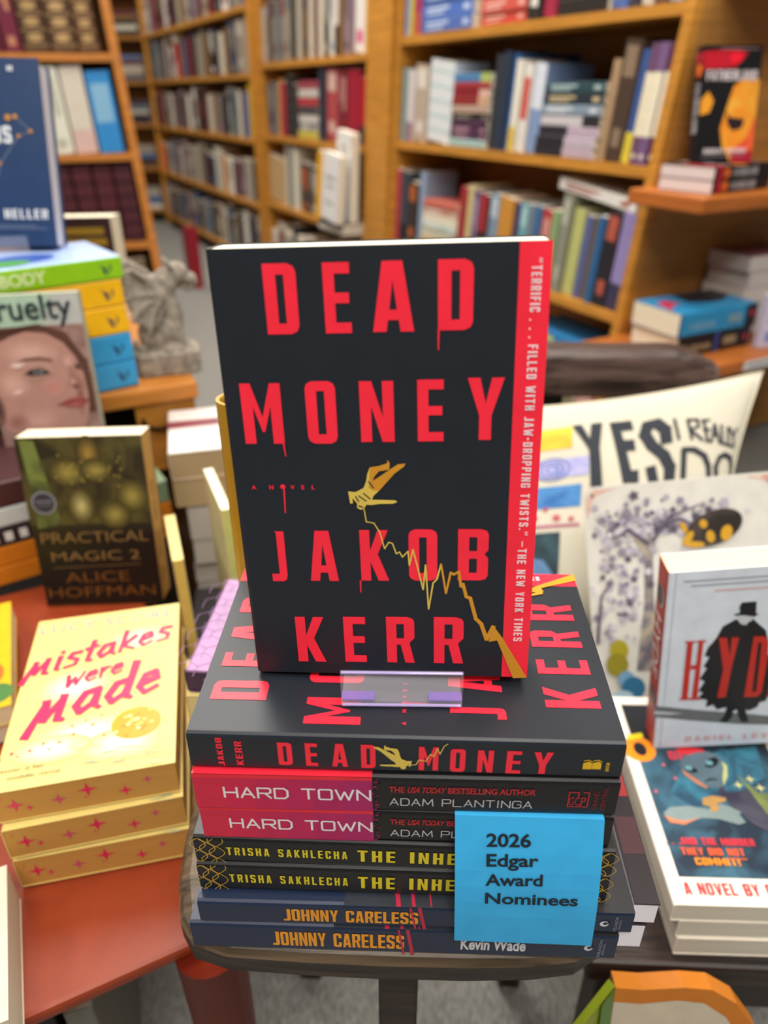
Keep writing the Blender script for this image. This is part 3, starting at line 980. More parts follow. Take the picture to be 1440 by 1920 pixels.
# thick curved back rail, rounded ends
q = MB()
prof = []
xs = [.22 + .3 * i / 14 for i in range(15)]
for i, x in enumerate(xs):
    u = (x - .37) / .15
    top = .600 - max(0, u - .45) ** 2 * .10 - max(0, -u - .45) ** 2 * .1
    y = .735 - .02 * (1 - u * u)
    e = 1.0 if abs(u) < .99 else .55
    prof.append([(x, y, .535), (x, y - .004, .56), (x, y, top - .01), (x, y + .008, top), (x, y + .042, top), (x, y + .05, top - .01), (x, y + .05, .535)])
k = len(prof[0])
vs = [(p[0] - .43, p[1] - .42, p[2]) for r in prof for p in r]
fs = [(i * k + j, i * k + (j + 1) % k, (i + 1) * k + (j + 1) % k, (i + 1) * k + j) for i in range(len(prof) - 1) for j in range(k)]
fs += [tuple(range(k)), tuple((len(prof) - 1) * k + j for j in reversed(range(k)))]
q.add(vs, fs, DW2)
q.build('back_rail', CH, bevel=.003)

# terracotta table on the left
TZ = .379
TM = M('#8a3518', 0.40)
TB = thing('table', 'terracotta painted table at lower left under the stacked books', 'table', Matrix.Translation((-.3, .3, 0)))


def tt(p):
    # table axes: right front corner at (-.03,.052), front edge running away to the left
    c, s = math.cos(.50), math.sin(.50)
    return (-.004 - p[0] * c - p[1] * s + .3, .066 - p[0] * s + p[1] * c - .3, p[2])


q = MB(); q.box(0, .65, 0, .52, TZ - .013, TZ, TM, tt); q.build('table_top', TB, bevel=.004)
q = MB(); q.box(.10, .55, .10, .42, TZ - .06, TZ - .0135, TM, tt); q.build('apron', TB)
for a, b in ((.035, .004), (.60, .03), (.035, .47), (.60, .47)):
    q = MB()
    p = Vector(tt((a, max(b, .004), 0)))
    q.tube([(p.x, p.y, 0), (p.x, p.y, .18), (p.x, p.y, TZ - .0136)], .019, M('#8a2c18', .45), 20, .025)
    q.build('leg', TB, smooth=True)

# orange wood display stand with gargoyle
T2Z = .54
OW = M('#c07a30', .4, 'wood')
DS = thing('display_stand', 'orange wooden display stand under the stone gargoyle', 'display stand', Matrix.Translation((-.217, .757, 0)))
c2, s2 = math.cos(.47), math.sin(.47)


def t2(p):
    return (-p[0] * c2 - p[1] * s2, -p[0] * s2 + p[1] * c2, p[2])


q = MB(); q.box(-.006, .42, -.006, .56, T2Z - .026, T2Z, OW, t2); q.build('table_top', DS, bevel=.004)
q = MB(); q.box(.0, .024, .0, .54, 0.02, T2Z - .0265, M('#b0742c', .45, 'wood'), t2); q.build('side_panel', DS)
q = MB(); q.box(.39, .414, .0, .54, 0.02, T2Z - .0265, M('#b0742c', .45, 'wood'), t2); q.build('side_panel', DS)
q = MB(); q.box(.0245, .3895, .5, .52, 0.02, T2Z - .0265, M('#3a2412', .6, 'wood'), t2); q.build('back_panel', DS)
q = MB(); q.box(.0245, .085, .0, .014, T2Z - .13, T2Z - .0265, M('#b0742c', .45, 'wood'), t2); stile = q.build('front_stile', DS)
q = MB()
q.tube([t2((.03 + .048 * (.5 - .5 * math.cos(a)), -.006, T2Z - .045 - .018 * math.sin(a))) for a in [math.pi * i / 8 for i in range(9)]], .0032, M('#2c1c10', .5, 'metal'))
q.build('handle', stile, smooth=True)

# ================================================================== THE AWARD STACK
KQ = (33, 97), (1364, 70), (1241, 1771), (225, 1730)
BK, RED, GOLD, GOLD2, PW = M('#1a2029', .43, 'plain', .5), M('#fb2c42', .38), M('#d0912a', .4), M('#dcc158', .4), M('#f3d7dd', .5)
DH, DWd, DT = .2095, .1397, .0237
MAN = [(655, 950), (690, 945), (720, 935), (722, 922), (730, 935), (728, 960), (690, 965), (672, 985), (665, 1003), (700, 980), (760, 940), (790, 937), (785, 948), (748, 975), (690, 1040), (668, 1060),
       (662, 1075), (750, 1079), (758, 1086), (740, 1092), (690, 1092), (660, 1096), (640, 1094), (632, 1110), (618, 1114), (605, 1105), (606, 1090), (588, 1068), (590, 1088), (580, 1090), (572, 1042),
       (600, 1045), (630, 1030), (640, 1005), (645, 975)]
ZIG = [(632, 1112), (640, 1160), (668, 1165), (690, 1200), (708, 1265), (724, 1240), (738, 1245), (752, 1285), (764, 1278), (775, 1298), (796, 1276), (801, 1330), (815, 1270), (830, 1330), (852, 1425), (862, 1330),
       (872, 1500), (890, 1400), (905, 1385), (921, 1327), (938, 1440), (957, 1360), (968, 1368), (988, 1358), (995, 1415), (1003, 1405), (1015, 1455), (1030, 1460), (1050, 1540), (1070, 1560), (1090, 1620), (1116, 1572)]


def dead_money(F, W, H, T):
    f = F['front']
    h = hom(KQ, W, H)

    def G(ch, a, b):           # letter between its measured top-left and bottom-right corners
        p, q = h(*a), h(*b)
        f.glyph(ch, p[0], q[1], q[0], p[1], RED, 2)
    f.rect(h(1236, 73)[0], W, 0, H, RED, 1)
    for ch, a, b in (('D', (250, 155), (395, 430)), ('E', (478, 152), (592, 428)), ('A', (664, 148), (828, 424)), ('D', (921, 143), (1051, 420)),
                     ('M', (163, 620), (335, 855)), ('O', (408, 614), (536, 857)), ('N', (615, 616), (750, 853)), ('E', (837, 612), (935, 853)), ('Y', (1030, 607), (1160, 850)),
                     ('J', (268, 1192), (344, 1386)), ('A', (415, 1192), (535, 1388)), ('K', (612, 1192), (725, 1390)), ('O', (798, 1192), (906, 1393)), ('B', (987, 1194), (1096, 1395)),
                     ('K', (367, 1522), (486, 1697)), ('E', (548, 1525), (638, 1701)), ('R', (710, 1528), (818, 1707)), ('R', (891, 1532), (1000, 1713))):
        G(ch, a, b)
    for a, b in (((921, 418), (919, 496)), ((329, 850), (338, 902)), ((616, 1388), (617, 1432)), ((330, 1022), (335, 1122))):
        f.stroke([h(*a), h(*b)], .0008, RED, 2.2, .0005)
    p, q = h(210, 1029), h(450, 1029)
    cw = (q[0] - p[0])
    for ch, u in (('A', .035), ('N', .31), ('V', .64), ('E', .80), ('L', .96)):
        f.text(ch, p[0] + cw * u, p[1], .0019, RED, bold=.03, al='C', l=2)
    o = h(326, 1021)
    f.ell(o[0], o[1], .0012, .0012, RED, 2)
    f.poly([h(*m) for m in MAN], GOLD2, 3)
    f.poly([h(*m) for m in MAN[:15]] + [h(668, 1040), h(650, 1030)], GOLD, 3.4)
    for a, b in (((612, 1060), (640, 1080)), ((630, 1050), (655, 1072)), ((650, 1005), (668, 1030)), ((600, 1062), (612, 1082)), ((612, 1098), (628, 1104))):
        f.stroke([h(*a), h(*b)], .0006, BK, 3.8)
    pts = [h(*m) for m in ZIG]
    f.stroke(pts[:20], .0005, GOLD2, 4, .0008)
    f.stroke(pts[19:], .0009, GOLD, 4.6, .0022)
    f.poly([h(1116, 1568), h(1152, 1618), h(1240, 1770), h(1188, 1771), h(1130, 1625), h(1098, 1630)], GOLD, 5)
    # quote, reading downwards
    x, y1, y0 = h(1252, 150)[0], h(1290, 140)[1], h(1180, 1632)[1]
    xm = W - .0078
    for t, a, b in (('\u201cTERRIFIC . . .', 140, 455), ('FILLED WITH JAW-DROPPING TWISTS.\u201d', 480, 1222), ('\u2014THE NEW YORK TIMES', 1245, 1630)):
        ya, yb = h(1275, a)[1], h(1215, b)[1]
        f.block(t, xm, ya, .0041, ya - yb, PW, 2.5, .42, -math.pi / 2)
    # spine
    s = F['spine']
    S = hom(((50, 147), (1338, 178), (1325, 282), (63, 247)), H, T)

    def GS(ch, a, b, m=RED, rot=False):
        p, q = S(*a), S(*b)
        s.glyph(ch, p[0], q[1], q[0], p[1], m, 2, rot)
    for ch, a, b in (('D', (311, 172), (357, 238)), ('E', (391, 174), (430, 241)), ('A', (468, 175), (517, 243)), ('D', (554, 178), (598, 247)), ('M', (724, 184), (781, 254)), ('O', (817, 190), (860, 258)),
                     ('N', (898, 194), (942, 260)), ('E', (984, 196), (1024, 263)), ('Y', (1064, 199), (1117, 264))):
        GS(ch, a, b)
    for wd, a, b in (('JAKOB', (133, 156), (160, 242)), ('KERR', (187, 166), (215, 238))):
        p, q = S(*a), S(*b)
        n = len(wd)
        for i, ch in enumerate(wd):
            y0_ = q[1] + (p[1] - q[1]) * (i + .05) / n
            y1_ = q[1] + (p[1] - q[1]) * (i + .85) / n
            s.glyph(ch, p[0], y0_, q[0], y1_, RED, 2, True)
    a0 = S(648, 215)
    sc = .000155
    ca, sa = math.cos(2.4), math.sin(2.4)
    mm = []
    for u, v in MAN:
        X, Y = (u - 680) * sc * .55, -(v - 1020) * sc * .55
        mm.append((a0[0] - X, a0[1] + Y))
    s.poly(mm, GOLD2, 3)
    s.stroke([S(*m) for m in ((690, 238), (716, 236), (724, 222), (745, 226), (758, 205), (768, 212), (778, 188), (786, 205), (797, 182), (808, 175))], .0005, GOLD2, 3.2)
    YL = M('#e0b41c', .4)
    for u0, u1 in ((1212, 1236), (1240, 1264)):
        p, q = S(u0, 222), S(u1, 250)
        s.poly([(p[0], q[1]), (q[0], q[1]), (q[0], q[1] + .004), (p[0] + .0028, q[1] + .0052), (p[0], q[1] + .0042)], YL, 2)
        s.stroke([(p[0] + .0002, q[1] + .0056), (p[0] + .0026, q[1] + .0062), (q[0], q[1] + .005)], .0005, YL, 2)
    p, q = S(1288, 256), S(1278, 222)
    s.text('BANTAM', p[0], p[1], .0017, YL, w=.0058, bold=.02, rot=math.pi / 2)


book('black paperback with red title lying flat on top of the award stack', DWd, DH, DT, lying(.2088, 0, .635, .003), BK, '#e9dfca', deco=dead_money, group='black red-lettered novels', k=.0001)
STAND = pose(.0263, .0407, .6378, -.032, .085, -.031)
book('black paperback with red title standing upright on the clear easel', DWd, DH, .0262, STAND, BK, '#f2ead6', deco=dead_money, group='black red-lettered novels', k=.0001)

# clear acrylic easel
AC = M('#f4f2ff', .02, 'acrylic')
AP = M('#8468c8', .12, 'acrylic', h2='edge')
EZ = thing('book_easel', 'clear acrylic easel with violet edges under the upright black paperback', 'book easel', pose(.0725, .0205, .6356, .02))
q = MB(); q.box(0, .060, -.0016, .0004, 0.0005, .0225, AC); q.build('lip', EZ, bevel=.0005)
for z in (.0215, .0006):
    q = MB(); q.box(.0005, .0595, -.0018, -.0002, z, z + .0010, M('#b8aae0', .06, 'acrylic', h2='edge')); q.build('lip_edge', EZ, bevel=.0003)
q = MB(); q.box(0, .060, .0006, .074, .0002, .0018, AC); q.build('base', EZ)
q = MB(); q.add([(0.005, .0505, .0022), (.055, .0505, .0022), (.055, .0525, .0022), (.005, .0525, .0022), (.012, .0622, .11), (.048, .0622, .11), (.048, .0642, .11), (.012, .0642, .11)],
                [(0, 3, 2, 1), (4, 5, 6, 7), (0, 1, 5, 4), (1, 2, 6, 5), (2, 3, 7, 6), (3, 0, 4, 7)], AC); q.build('back_support', EZ)
for a in (0, .0435):
    q = MB(); q.box(a, a + .0165, .0008, .0065, .0020, .0030, AP); q.build('violet_edge', EZ)


# thriller with a pink-to-black spine
def hard_town(F, W, H, T):
    s, f = F['spine'], F['front']
    cols = [(206, 32, 66), (200, 28, 72), (192, 27, 78), (184, 26, 84), (175, 26, 90), (168, 27, 96)]
    L = .425 * H
    for i, cc in enumerate(cols):
        s.rect(L * i / 6, L * (i + 1) / 6, 0, T, M(cc, .35), 1)
        f.rect(0, W, H - L * (i + 1) / 6, H - L * i / 6, M((225, 40, 60), .35), 1)
    s.rect(0, L, T * .9, T, M((228, 40, 56), .35), 1.3)
    WH, SI, RD, RD2 = M('#e8e0e4', .4), M('#b9b9be', .4), M('#b8262c', .45), M('#7c2026', .5)
    rr = random.Random(3)
    for i in range(26):
        x = L + rr.uniform(-.001, .0025)
        y = T * rr.uniform(.03, .95)
        s.rect(x, x + rr.uniform(.0006, .0022), y, y + T * .02, M('#171519', .4) if i % 2 else M((168, 27, 96), .35), 1.6)
    s.line('HARD TOWN', H * .072, T * .34, T * .29, H * .348, .0011, WH)
    s.text('THE', H * .465, T * .60, T * .16, RD, w=H * .036, bold=.025)
    s.text('USA TODAY', H * .507, T * .60, T * .16, RD, w=H * .088, bold=.025, shear=.22)
    s.text('BESTSELLING AUTHOR', H * .603, T * .60, T * .16, RD, w=H * .205, bold=.025)
    s.line('ADAM PLANTINGA', H * .467, T * .22, T * .2, H * .335, .0006, SI)
    x0 = H * .885
    for a in (((0, .3), (0, .72), (.022, .72), (.022, .60)), ((.0, .3), (.03, .3), (.03, .4)), ((.034, .3), (.046, .3), (.046, .72), (.034, .72))):
        s.stroke([(x0 + p[0] * H, p[1] * T) for p in a], .0006, RD, 2)
    for j, ch in enumerate('GCP'):
        s.text(ch, x0 + H * (.002 + .014 * j), T * .34, T * .24, RD, w=H * .011, bold=-.004)
    s.text('GRAND', H * .953, T * .22, .0022, RD2, w=T * .55, rot=math.pi / 2)
    s.text('CENTRAL', H * .972, T * .22, .0022, RD2, w=T * .66, rot=math.pi / 2)


HTB = M('#191719', .38)
book('pink and black paperback just under the flat black red-lettered one', .139, .2095, .0246, lying(.2092, -.0018, .61108, .01), HTB, '#e4dac6', deco=hard_town, group='pink and black thrillers')
book('pink and black paperback partly behind the blue sign, with a pink twin on it', .139, .2095, .0234, lying(.2095, -.0022, .58618, .004), HTB, '#e4dac6', deco=hard_town, group='pink and black thrillers')


def inheritance(F, W, H, T):
    s = F['spine']
    Y, Y2 = M('#dcc820', .42), M('#c8a03c', .42)

    def lattice(x0, d):
        for j in range(3):
            for ph in (0, math.pi):
                pts = []
                for i in range(17):
                    t = i / 16
                    pts.append((x0 + d * (.0022 + .0048 * j + .0042 * math.sin(ph + t * 6.283 + j)), T * (.02 + .96 * t)))
                s.stroke(pts, .00045, Y2, 2 + .1 * j)
    lattice(0, 1)
    lattice(H, -1)
    s.block('TRISHA SAKHLECHA', H * .078, T * .34, T * .32, H * .292, Y, 2, .55)
    s.block('THE INHERITANCE', H * .395, T * .27, T * .46, H * .46, Y, 2, .42)


INB = M('#17171a', .34)
book('black paperback with yellow lettering, directly beneath the pink and black pair', .139, .2195, .0198, lying(.2132, -.0046, .56274, -.002), INB, '#e4dac6', deco=inheritance, group='black yellow-lettered novels')
book('black paperback with yellow lettering resting on the navy pair', .139, .2195, .0212, lying(.2130, -.0052, .5429, .003), INB, '#e4dac6', deco=inheritance, group='black yellow-lettered novels')


def careless(kw):
    def fn(F, W, H, T):
        s, f = F['spine'], F['front']
        OR, RDD, WH = M('#e8981c', .42), M('#b82444', .42), M('#d4d4d8', .45)
        s.block('JOHNNY CARELESS', H * .198 if kw == 0 else H * .193, T * .22, T * .56, H * .312, OR, 2, .16)
        for x, w in ((.492, .0012), (.513, .0020)):
            s.stroke([(H * x, T), (H * (x + .012), T * .02)], w, RDD, 3)
        if kw == 1:
            s.text('Kevin Wade', H * .638, T * .3, T * .42, WH, w=H * .152, bold=.03)
        s.ell(H * .935, T * .5, .0024, .0024, WH, 2)
        s.ell(H * .937, T * .52, .0012, .0012, M('#1c2740', .4), 2.4)
        s.rect(H * .937, H * .948, T * .5, T * .58, M('#1c2740', .4), 2.5)
        s.text('CELADON', H * .965, T * .15, .0016, M('#8f97a8', .5), w=T * .7, rot=math.pi / 2)
        s.text('BOOKS', H * .973, T * .25, .0010, M('#8f97a8', .5), w=T * .45, rot=math.pi / 2)
        f.rect(0, W, H * .30, H * .66, M('#2b3038', .4), 1)
        f.rect(0, W, 0, H * .30, M('#222226', .4), 1)
        f.rect(W * .35, W * .62, .006, .03, M('#9c2024', .42), 2)
        f.rect(W * .78, W, .0, .04, M('#b83030', .42), 2)
        for x, y, w in ((.50, .47, .0018), (.535, .50, .0025), (.46, .44, .0009)):
            f.stroke([(0.0008, H * x), (W * .3, H * (x + .02))], w, RDD, 2)
    return fn


JCB = M('#1d2942', .36)
book('navy paperback with orange lettering, upper of the navy pair', .15, .2352, .0186, lying(.2281, -.0108, .52130, .01), JCB, '#e8e4e4', deco=careless(0), group='navy orange-lettered novels')
book('navy paperback with orange lettering at the very bottom of the award stack', .15, .2359, .0230, lying(.2222, -.0118, .50210, .008), JCB, '#e8e4e4', deco=careless(1), group='navy orange-lettered novels')
# white page ends showing to the right of the navy pair
for z0, z1, x1, w in ((.5032, .5205, .2425, 'upper'), (.4800, .5018, .2385, 'lower')):
    x0 = .2295 if w == 'upper' else .2245
    q = MB()
    q.box(x0, x1, -.004, .14, z0, z1 - .0012, M('#e9e6ee', .8, 'page'))
    t_ = thing('booklet', 'narrow white-paged booklet squeezed beside the %s navy paperback' % w, 'booklet', Matrix.Translation((0, 0, 0)))
    q.build('page_block', t_)
    q = MB(); q.box(x0, x1 + .0006, -.0045, .14, z1 - .0011, z1, M('#241e22', .4))
    f = Fr(q, (x0, -.0045, z1), (1, 0, 0), (0, 1, 0), (0, 0, 1))
    f.rect(.001, x1 - x0, .07, .10, M('#8c2428', .45)); f.rect(.001, x1 - x0, .118, .14, M('#b03034', .45)); f.rect(.001, x1 - x0, .03, .055, M('#42242a', .45))
    q.build('cover', t_)

# blue sign card
q = MB()
CY = M('#35a4dc', .55)
TL, TR, BR, BL = Vector((.1300, -.0045, .5875)), Vector((.2040, -.0045, .5872)), Vector((.2047, -.0205, .5072)), Vector((.1322, -.0205, .5072))
U = (TR - TL)
n_ = Vector((0, -.98, .19)).normalized()
rows = []
SN = 8
for i in range(SN + 1):
    t = i / SN
    rows.append((TL.lerp(BL, t) + Vector((0, -.0035 * math.sin(math.pi * t), 0)), TR.lerp(BR, t) + Vector((0, -.0035 * math.sin(math.pi * t), 0))))
vs, fs = [], []
for a, b in rows:
    vs += [a, b, a + Vector((0, .0005, 0)), b + Vector((0, .0005, 0))]
for i in range(SN):
    o = i * 4
    fs += [(o, o + 1, o + 5, o + 4), (o + 2, o + 6, o + 7, o + 3), (o, o + 4, o + 6, o + 2), (o + 1, o + 3, o + 7, o + 5)]
fs += [(0, 2, 3, 1), (SN * 4, SN * 4 + 1, SN * 4 + 3, SN * 4 + 2)]
q.add(vs, fs, CY)
q.add([TL + Vector((0, 0, -.0004)), TR + Vector((0, 0, -.0001)), TR + Vector((0, .012, -.0001)), TL + Vector((0, .012, -.0004)), TL, TR + Vector((0, 0, .0002)), TR + Vector((0, .012, .0002)), TL + Vector((0, .012, 0))],
      [(0, 3, 2, 1), (4, 5, 6, 7), (0, 1, 5, 4), (1, 2, 6, 5), (2, 3, 7, 6), (3, 0, 4, 7)], CY)
hm = hom(((851, 1524), (1130, 1527), (1110, 1771), (851, 1760)), 1, 1)
INK = M('#14202a', .6)


def card_pt(u, v, l=1):
    t = 1 - v
    i = min(SN - 1, int(t * SN))
    w = t * SN - i
    a = rows[i][0].lerp(rows[i + 1][0], w)
    b = rows[i][1].lerp(rows[i + 1][1], w)
    return a.lerp(b, u) + Vector((0, -.00025 * l, 0))


for s_, (u, v), (u2, v2), capx in (('2026', (908, 1574), (990, 1574), 20), ('Edgar', (908, 1608), (1004, 1608), 20), ('Award', (906, 1643), (1012, 1643), 20), ('Nominees', (906, 1677), (1079, 1681), 20)):
    g, f_, a_, b_ = text_geo(s_, .025, 1.0)
    p0, p1 = hm(u, v), hm(u2, v2)
    kx = (p1[0] - p0[0]) / (b_ - a_)
    ky = (capx / 238.0) / cap_h()
    q.add([card_pt(p0[0] + (x - a_) * kx, p0[1] + (p1[1] - p0[1]) * (x - a_) / (b_ - a_) + y * ky, 2) for x, y in g], f_, INK)
tag(q.build('sign_card'), 'sky blue card announcing 2026 Edgar Award Nominees hung on the award stack', 'sign')

# gilded clothbound book standing behind the stack
GB = thing('book', 'gold cloth-bound book standing upright on the lilac book behind the easel', 'book', pose(-.010, .2, .5312, .35))
q = MB()
GC = M('#b0861a', .32)
arc_ = [(math.pi * (.5 + i / 12)) for i in range(13)]
prof = [(.0135 * math.cos(a), .0135 * math.sin(a)) for a in arc_] + [(.105, -.0135), (.105, -.0110)] + [(.0110 * math.cos(a), .0110 * math.sin(a)) for a in reversed(arc_)] + [(.105, .0110), (.105, .0135)]
q.prism(prof, 0, .197, GC)
fr = Fr(q, (0, -.0135, 0), (1, 0, 0), (0, 0, 1), (0, -1, 0))
for i in range(9):
    fr.stroke([(.004 + .002 * math.sin(j * .9 + i), (.012 + .02 * i + .0016 * j)) for j in range(9)], .0007, M('#d8b848', .3))
q.build('cover', GB, smooth=False)
q = MB(); q.box(-.006, .102, -.0105, .0105, .003, .1945, M('#f2e8cc', .9, 'page')); q.build('page_block', GB)

# purple book on a pale one behind the stack
PB = flat(-.061, .158, .5300, -.04)


def purple(F, W, H, T):
    f = F['front']
    m = M('#855a8c', .45)
    for i in range(7):
        for j in range(12):
            cx, cy = W * (i + .5 * (j % 2)) / 6.5, H * j / 11.5
            f.stroke([(cx + .011 * math.cos(a), cy + .011 * math.sin(a)) for a in [.52 + 1.047 * t for t in range(4)]], .0004, m, 1.5)


def purple_tail(F, W, H, T):
    F['tail'].rect(0, W, 0, T, M('#3c2244', .5))
    F['tail'].text('L', W * .12, T * .2, T * .4, M('#b8a0b8', .5))


book('lilac honeycomb-patterned book with dark purple edges lying behind the stack', .115, .118, .020, PB, M('#a67cab', .4), '#3c2244', spine='#4a2a54', back='#4a2a54', deco=purple, pdeco=purple_tail)
book('pale yellow paperback lying beneath the lilac book', .12, .122, .0305, flat(-.062, .154, .5090, -.02), '#cdb878', '#d8c48c')


# ================================================================== LEFT FOREGROUND
LET = {'m': [[(0, 0), (.1, 1)], [(.05, .5), (.28, 1), (.34, .1)], [(.34, .35), (.62, 1), (.66, .1), (.78, 0)]],
       'M': [[(0, -.35), (.22, 1.05)], [(.22, 1.05), (.3, .15), (.62, 1.1)], [(.62, 1.1), (.62, .05), (.78, -.05)]],
       'i': [[(.04, 1), (.02, .1), (.12, 0)], [(.06, 1.3), (.08, 1.4)]],
       's': [[(.45, .95), (.15, 1), (.06, .72), (.4, .42), (.36, .06), (0, .02)]],
       't': [[(.2, 1.55), (.14, .1), (.32, 0)], [(0, 1.02), (.42, 1.08)]],
       'a': [[(.48, .92), (.16, .9), (0, .4), (.14, .04), (.4, .3), (.48, .92), (.48, .15), (.6, 0)]],
       'k': [[(.1, 1.6), (.02, 0)], [(.5, 1), (.08, .45), (.52, 0)]],
       'e': [[(.05, .5), (.42, .6), (.36, .95), (.12, .9), (0, .4), (.18, .02), (.48, .18)]],
       'W': [[(0, 1.1), (.12, .0), (.34, .75), (.48, 0), (.7, 1.15)]],
       'r': [[(0, 1), (.04, 0)], [(.03, .6), (.2, .95), (.38, .92)]],
       'd': [[(.48, .92), (.16, .9), (0, .4), (.14, .04), (.4, .3), (.48, .92)], [(.54, 1.75), (.46, .15), (.6, 0)]]}
LWID = {'m': .95, 'M': 1.0, 'i': .3, 's': .62, 't': .5, 'a': .75, 'k': .68, 'e': .66, 'W': .85, 'r': .5, 'd': .75}


def brush(f, word, p0, p1, xh, m, wt, l=3, shear=.35):
    p0, p1 = Vector(p0), Vector(p1)
    d = p1 - p0
    tot = sum(LWID[c] for c in word)
    k = d.length / tot
    e = d.normalized()
    n = Vector((-e.y, e.x))
    u = 0
    for c in word:
        for st in LET[c]:
            pts = [tuple(p0 + e * ((u + a) * k + shear * b * xh) + n * (b * xh)) for a, b in st]
            f.stroke(pts, wt, m, l, wt * .6)
        u += LWID[c]


PINK, PINK2 = M('#dc1f56', .4), M('#cc4a70', .45)
SPOTS = ((.11, .5, .0070), (.18, .35, .0034), (.34, .45, .0058), (.5, .62, .0074), (.48, .36, .0016), (.7, .36, .0058), (.83, .62, .0044), (.05, .78, .0013))


def mistakes(F, W, H, T):
    f = F['front']
    h = hom(((235, 215), (1045, 65), (985, 1045), (0, 1270)), W, H)
    PALE = (246, 240, 214)
    for u, v, a, b in ((450, 620, .02, .016), (820, 300, .02, .012), (520, 900, .028, .014), (700, 950, .02, .012), (330, 1000, .02, .01)):
        p = h(u, v)
        f.soft(p[0], p[1], a * 1.5, b * 1.4, (227, 203, 122), PALE, 1, 9)
    BL_ = M('#7c8aa6', .45)
    p, q = h(250, 300), h(1000, 165)
    f.text('LUCY SCORE', p[0], p[1], .0115, BL_, w=q[0] - p[0], bold=-.006, l=2, space=1.1)
    brush(f, 'Mistakes', h(165, 590), h(1005, 290), .0165, PINK, .0050)
    brush(f, 'Were', h(395, 632), h(730, 515), .0120, PINK, .0038)
    brush(f, 'Made', h(200, 890), h(940, 605), .0235, PINK, .0072)
    p = h(785, 825)
    f.ell(p[0], p[1], .0185, .0165, M('#c8971c', .3), 2, 26)
    for i in range(22):
        a, r = random.uniform(0, 6.28), random.uniform(0, 1)
        f.ell(p[0] + .017 * r * math.cos(a), p[1] + .015 * r * math.sin(a), .0016, .0013, M(random.choice(['#fff2b0', '#b8841c', '#f0d878']), .3), 3, 8)
    f.stroke([h(800, 735), h(808, 660)], .0005, M('#8c8c8c', .5), 2)
    for u, v, r in ((40, 1080, .004), (118, 1037, .003), (215, 1015, .0026), (287, 970, .0028), (318, 1002, .0024), (372, 958, .0028), (448, 908, .003), (440, 860, .0024), (515, 825, .0022), (550, 848, .0028), (598, 790, .0022), (612, 905, .0024), (150, 1052, .0018)):
        q = h(u, v)
        f.star(q[0], q[1], r, M('#d8743c' if u > 250 else '#c83a5c', .4), 2)
    RIP = M('#a0ac94', .4)
    for i in range(46):
        q = h(random.uniform(440, 940), random.uniform(955, 1075))
        f.rect(q[0] - .004, q[0] + .004, q[1], q[1] + .0005, RIP, 2)
    p, q = h(10, 1165), h(210, 1120)
    INK2 = M('#4a4a3c', .5)
    f.text('disaster is her', p[0] + .002, p[1], .0032, INK2, w=.034, shear=.3, l=3)
    f.text('middle name', p[0] + .012, p[1] - .0075, .0032, INK2, w=.036, shear=.3, l=3)


def stars(P, W, H, T):
    for fr, L in (('tail', W), ('fore', None)):
        f = P[fr]
        for u, v, r in SPOTS:
            m = PINK2 if u in (.34, .83) else PINK
            if fr == 'tail':
                f.star(W * u, T * v * .95, r, m, 2)
            else:
                f.star(T * v * .95, H * u, r, m, 2)


for i, (x, y, z, yw, w) in enumerate(((-.1865, .0853, .4778, .2658, 'top of its stack'), (-.184, .080, .4455, .282, 'middle of its stack of three'), (-.184, .080, .4122, .262, 'bottom of its stack on the terracotta table'))):
    book('thick pale yellow paperback with pink star-sprinkled edges, ' + w, .127, .198, .0308, flat(x, y, z, yw), M('#e3cb7a', .40), '#c9964e', deco=mistakes, pdeco=stars,
         group='pale yellow star-edged paperbacks', k=.00015)


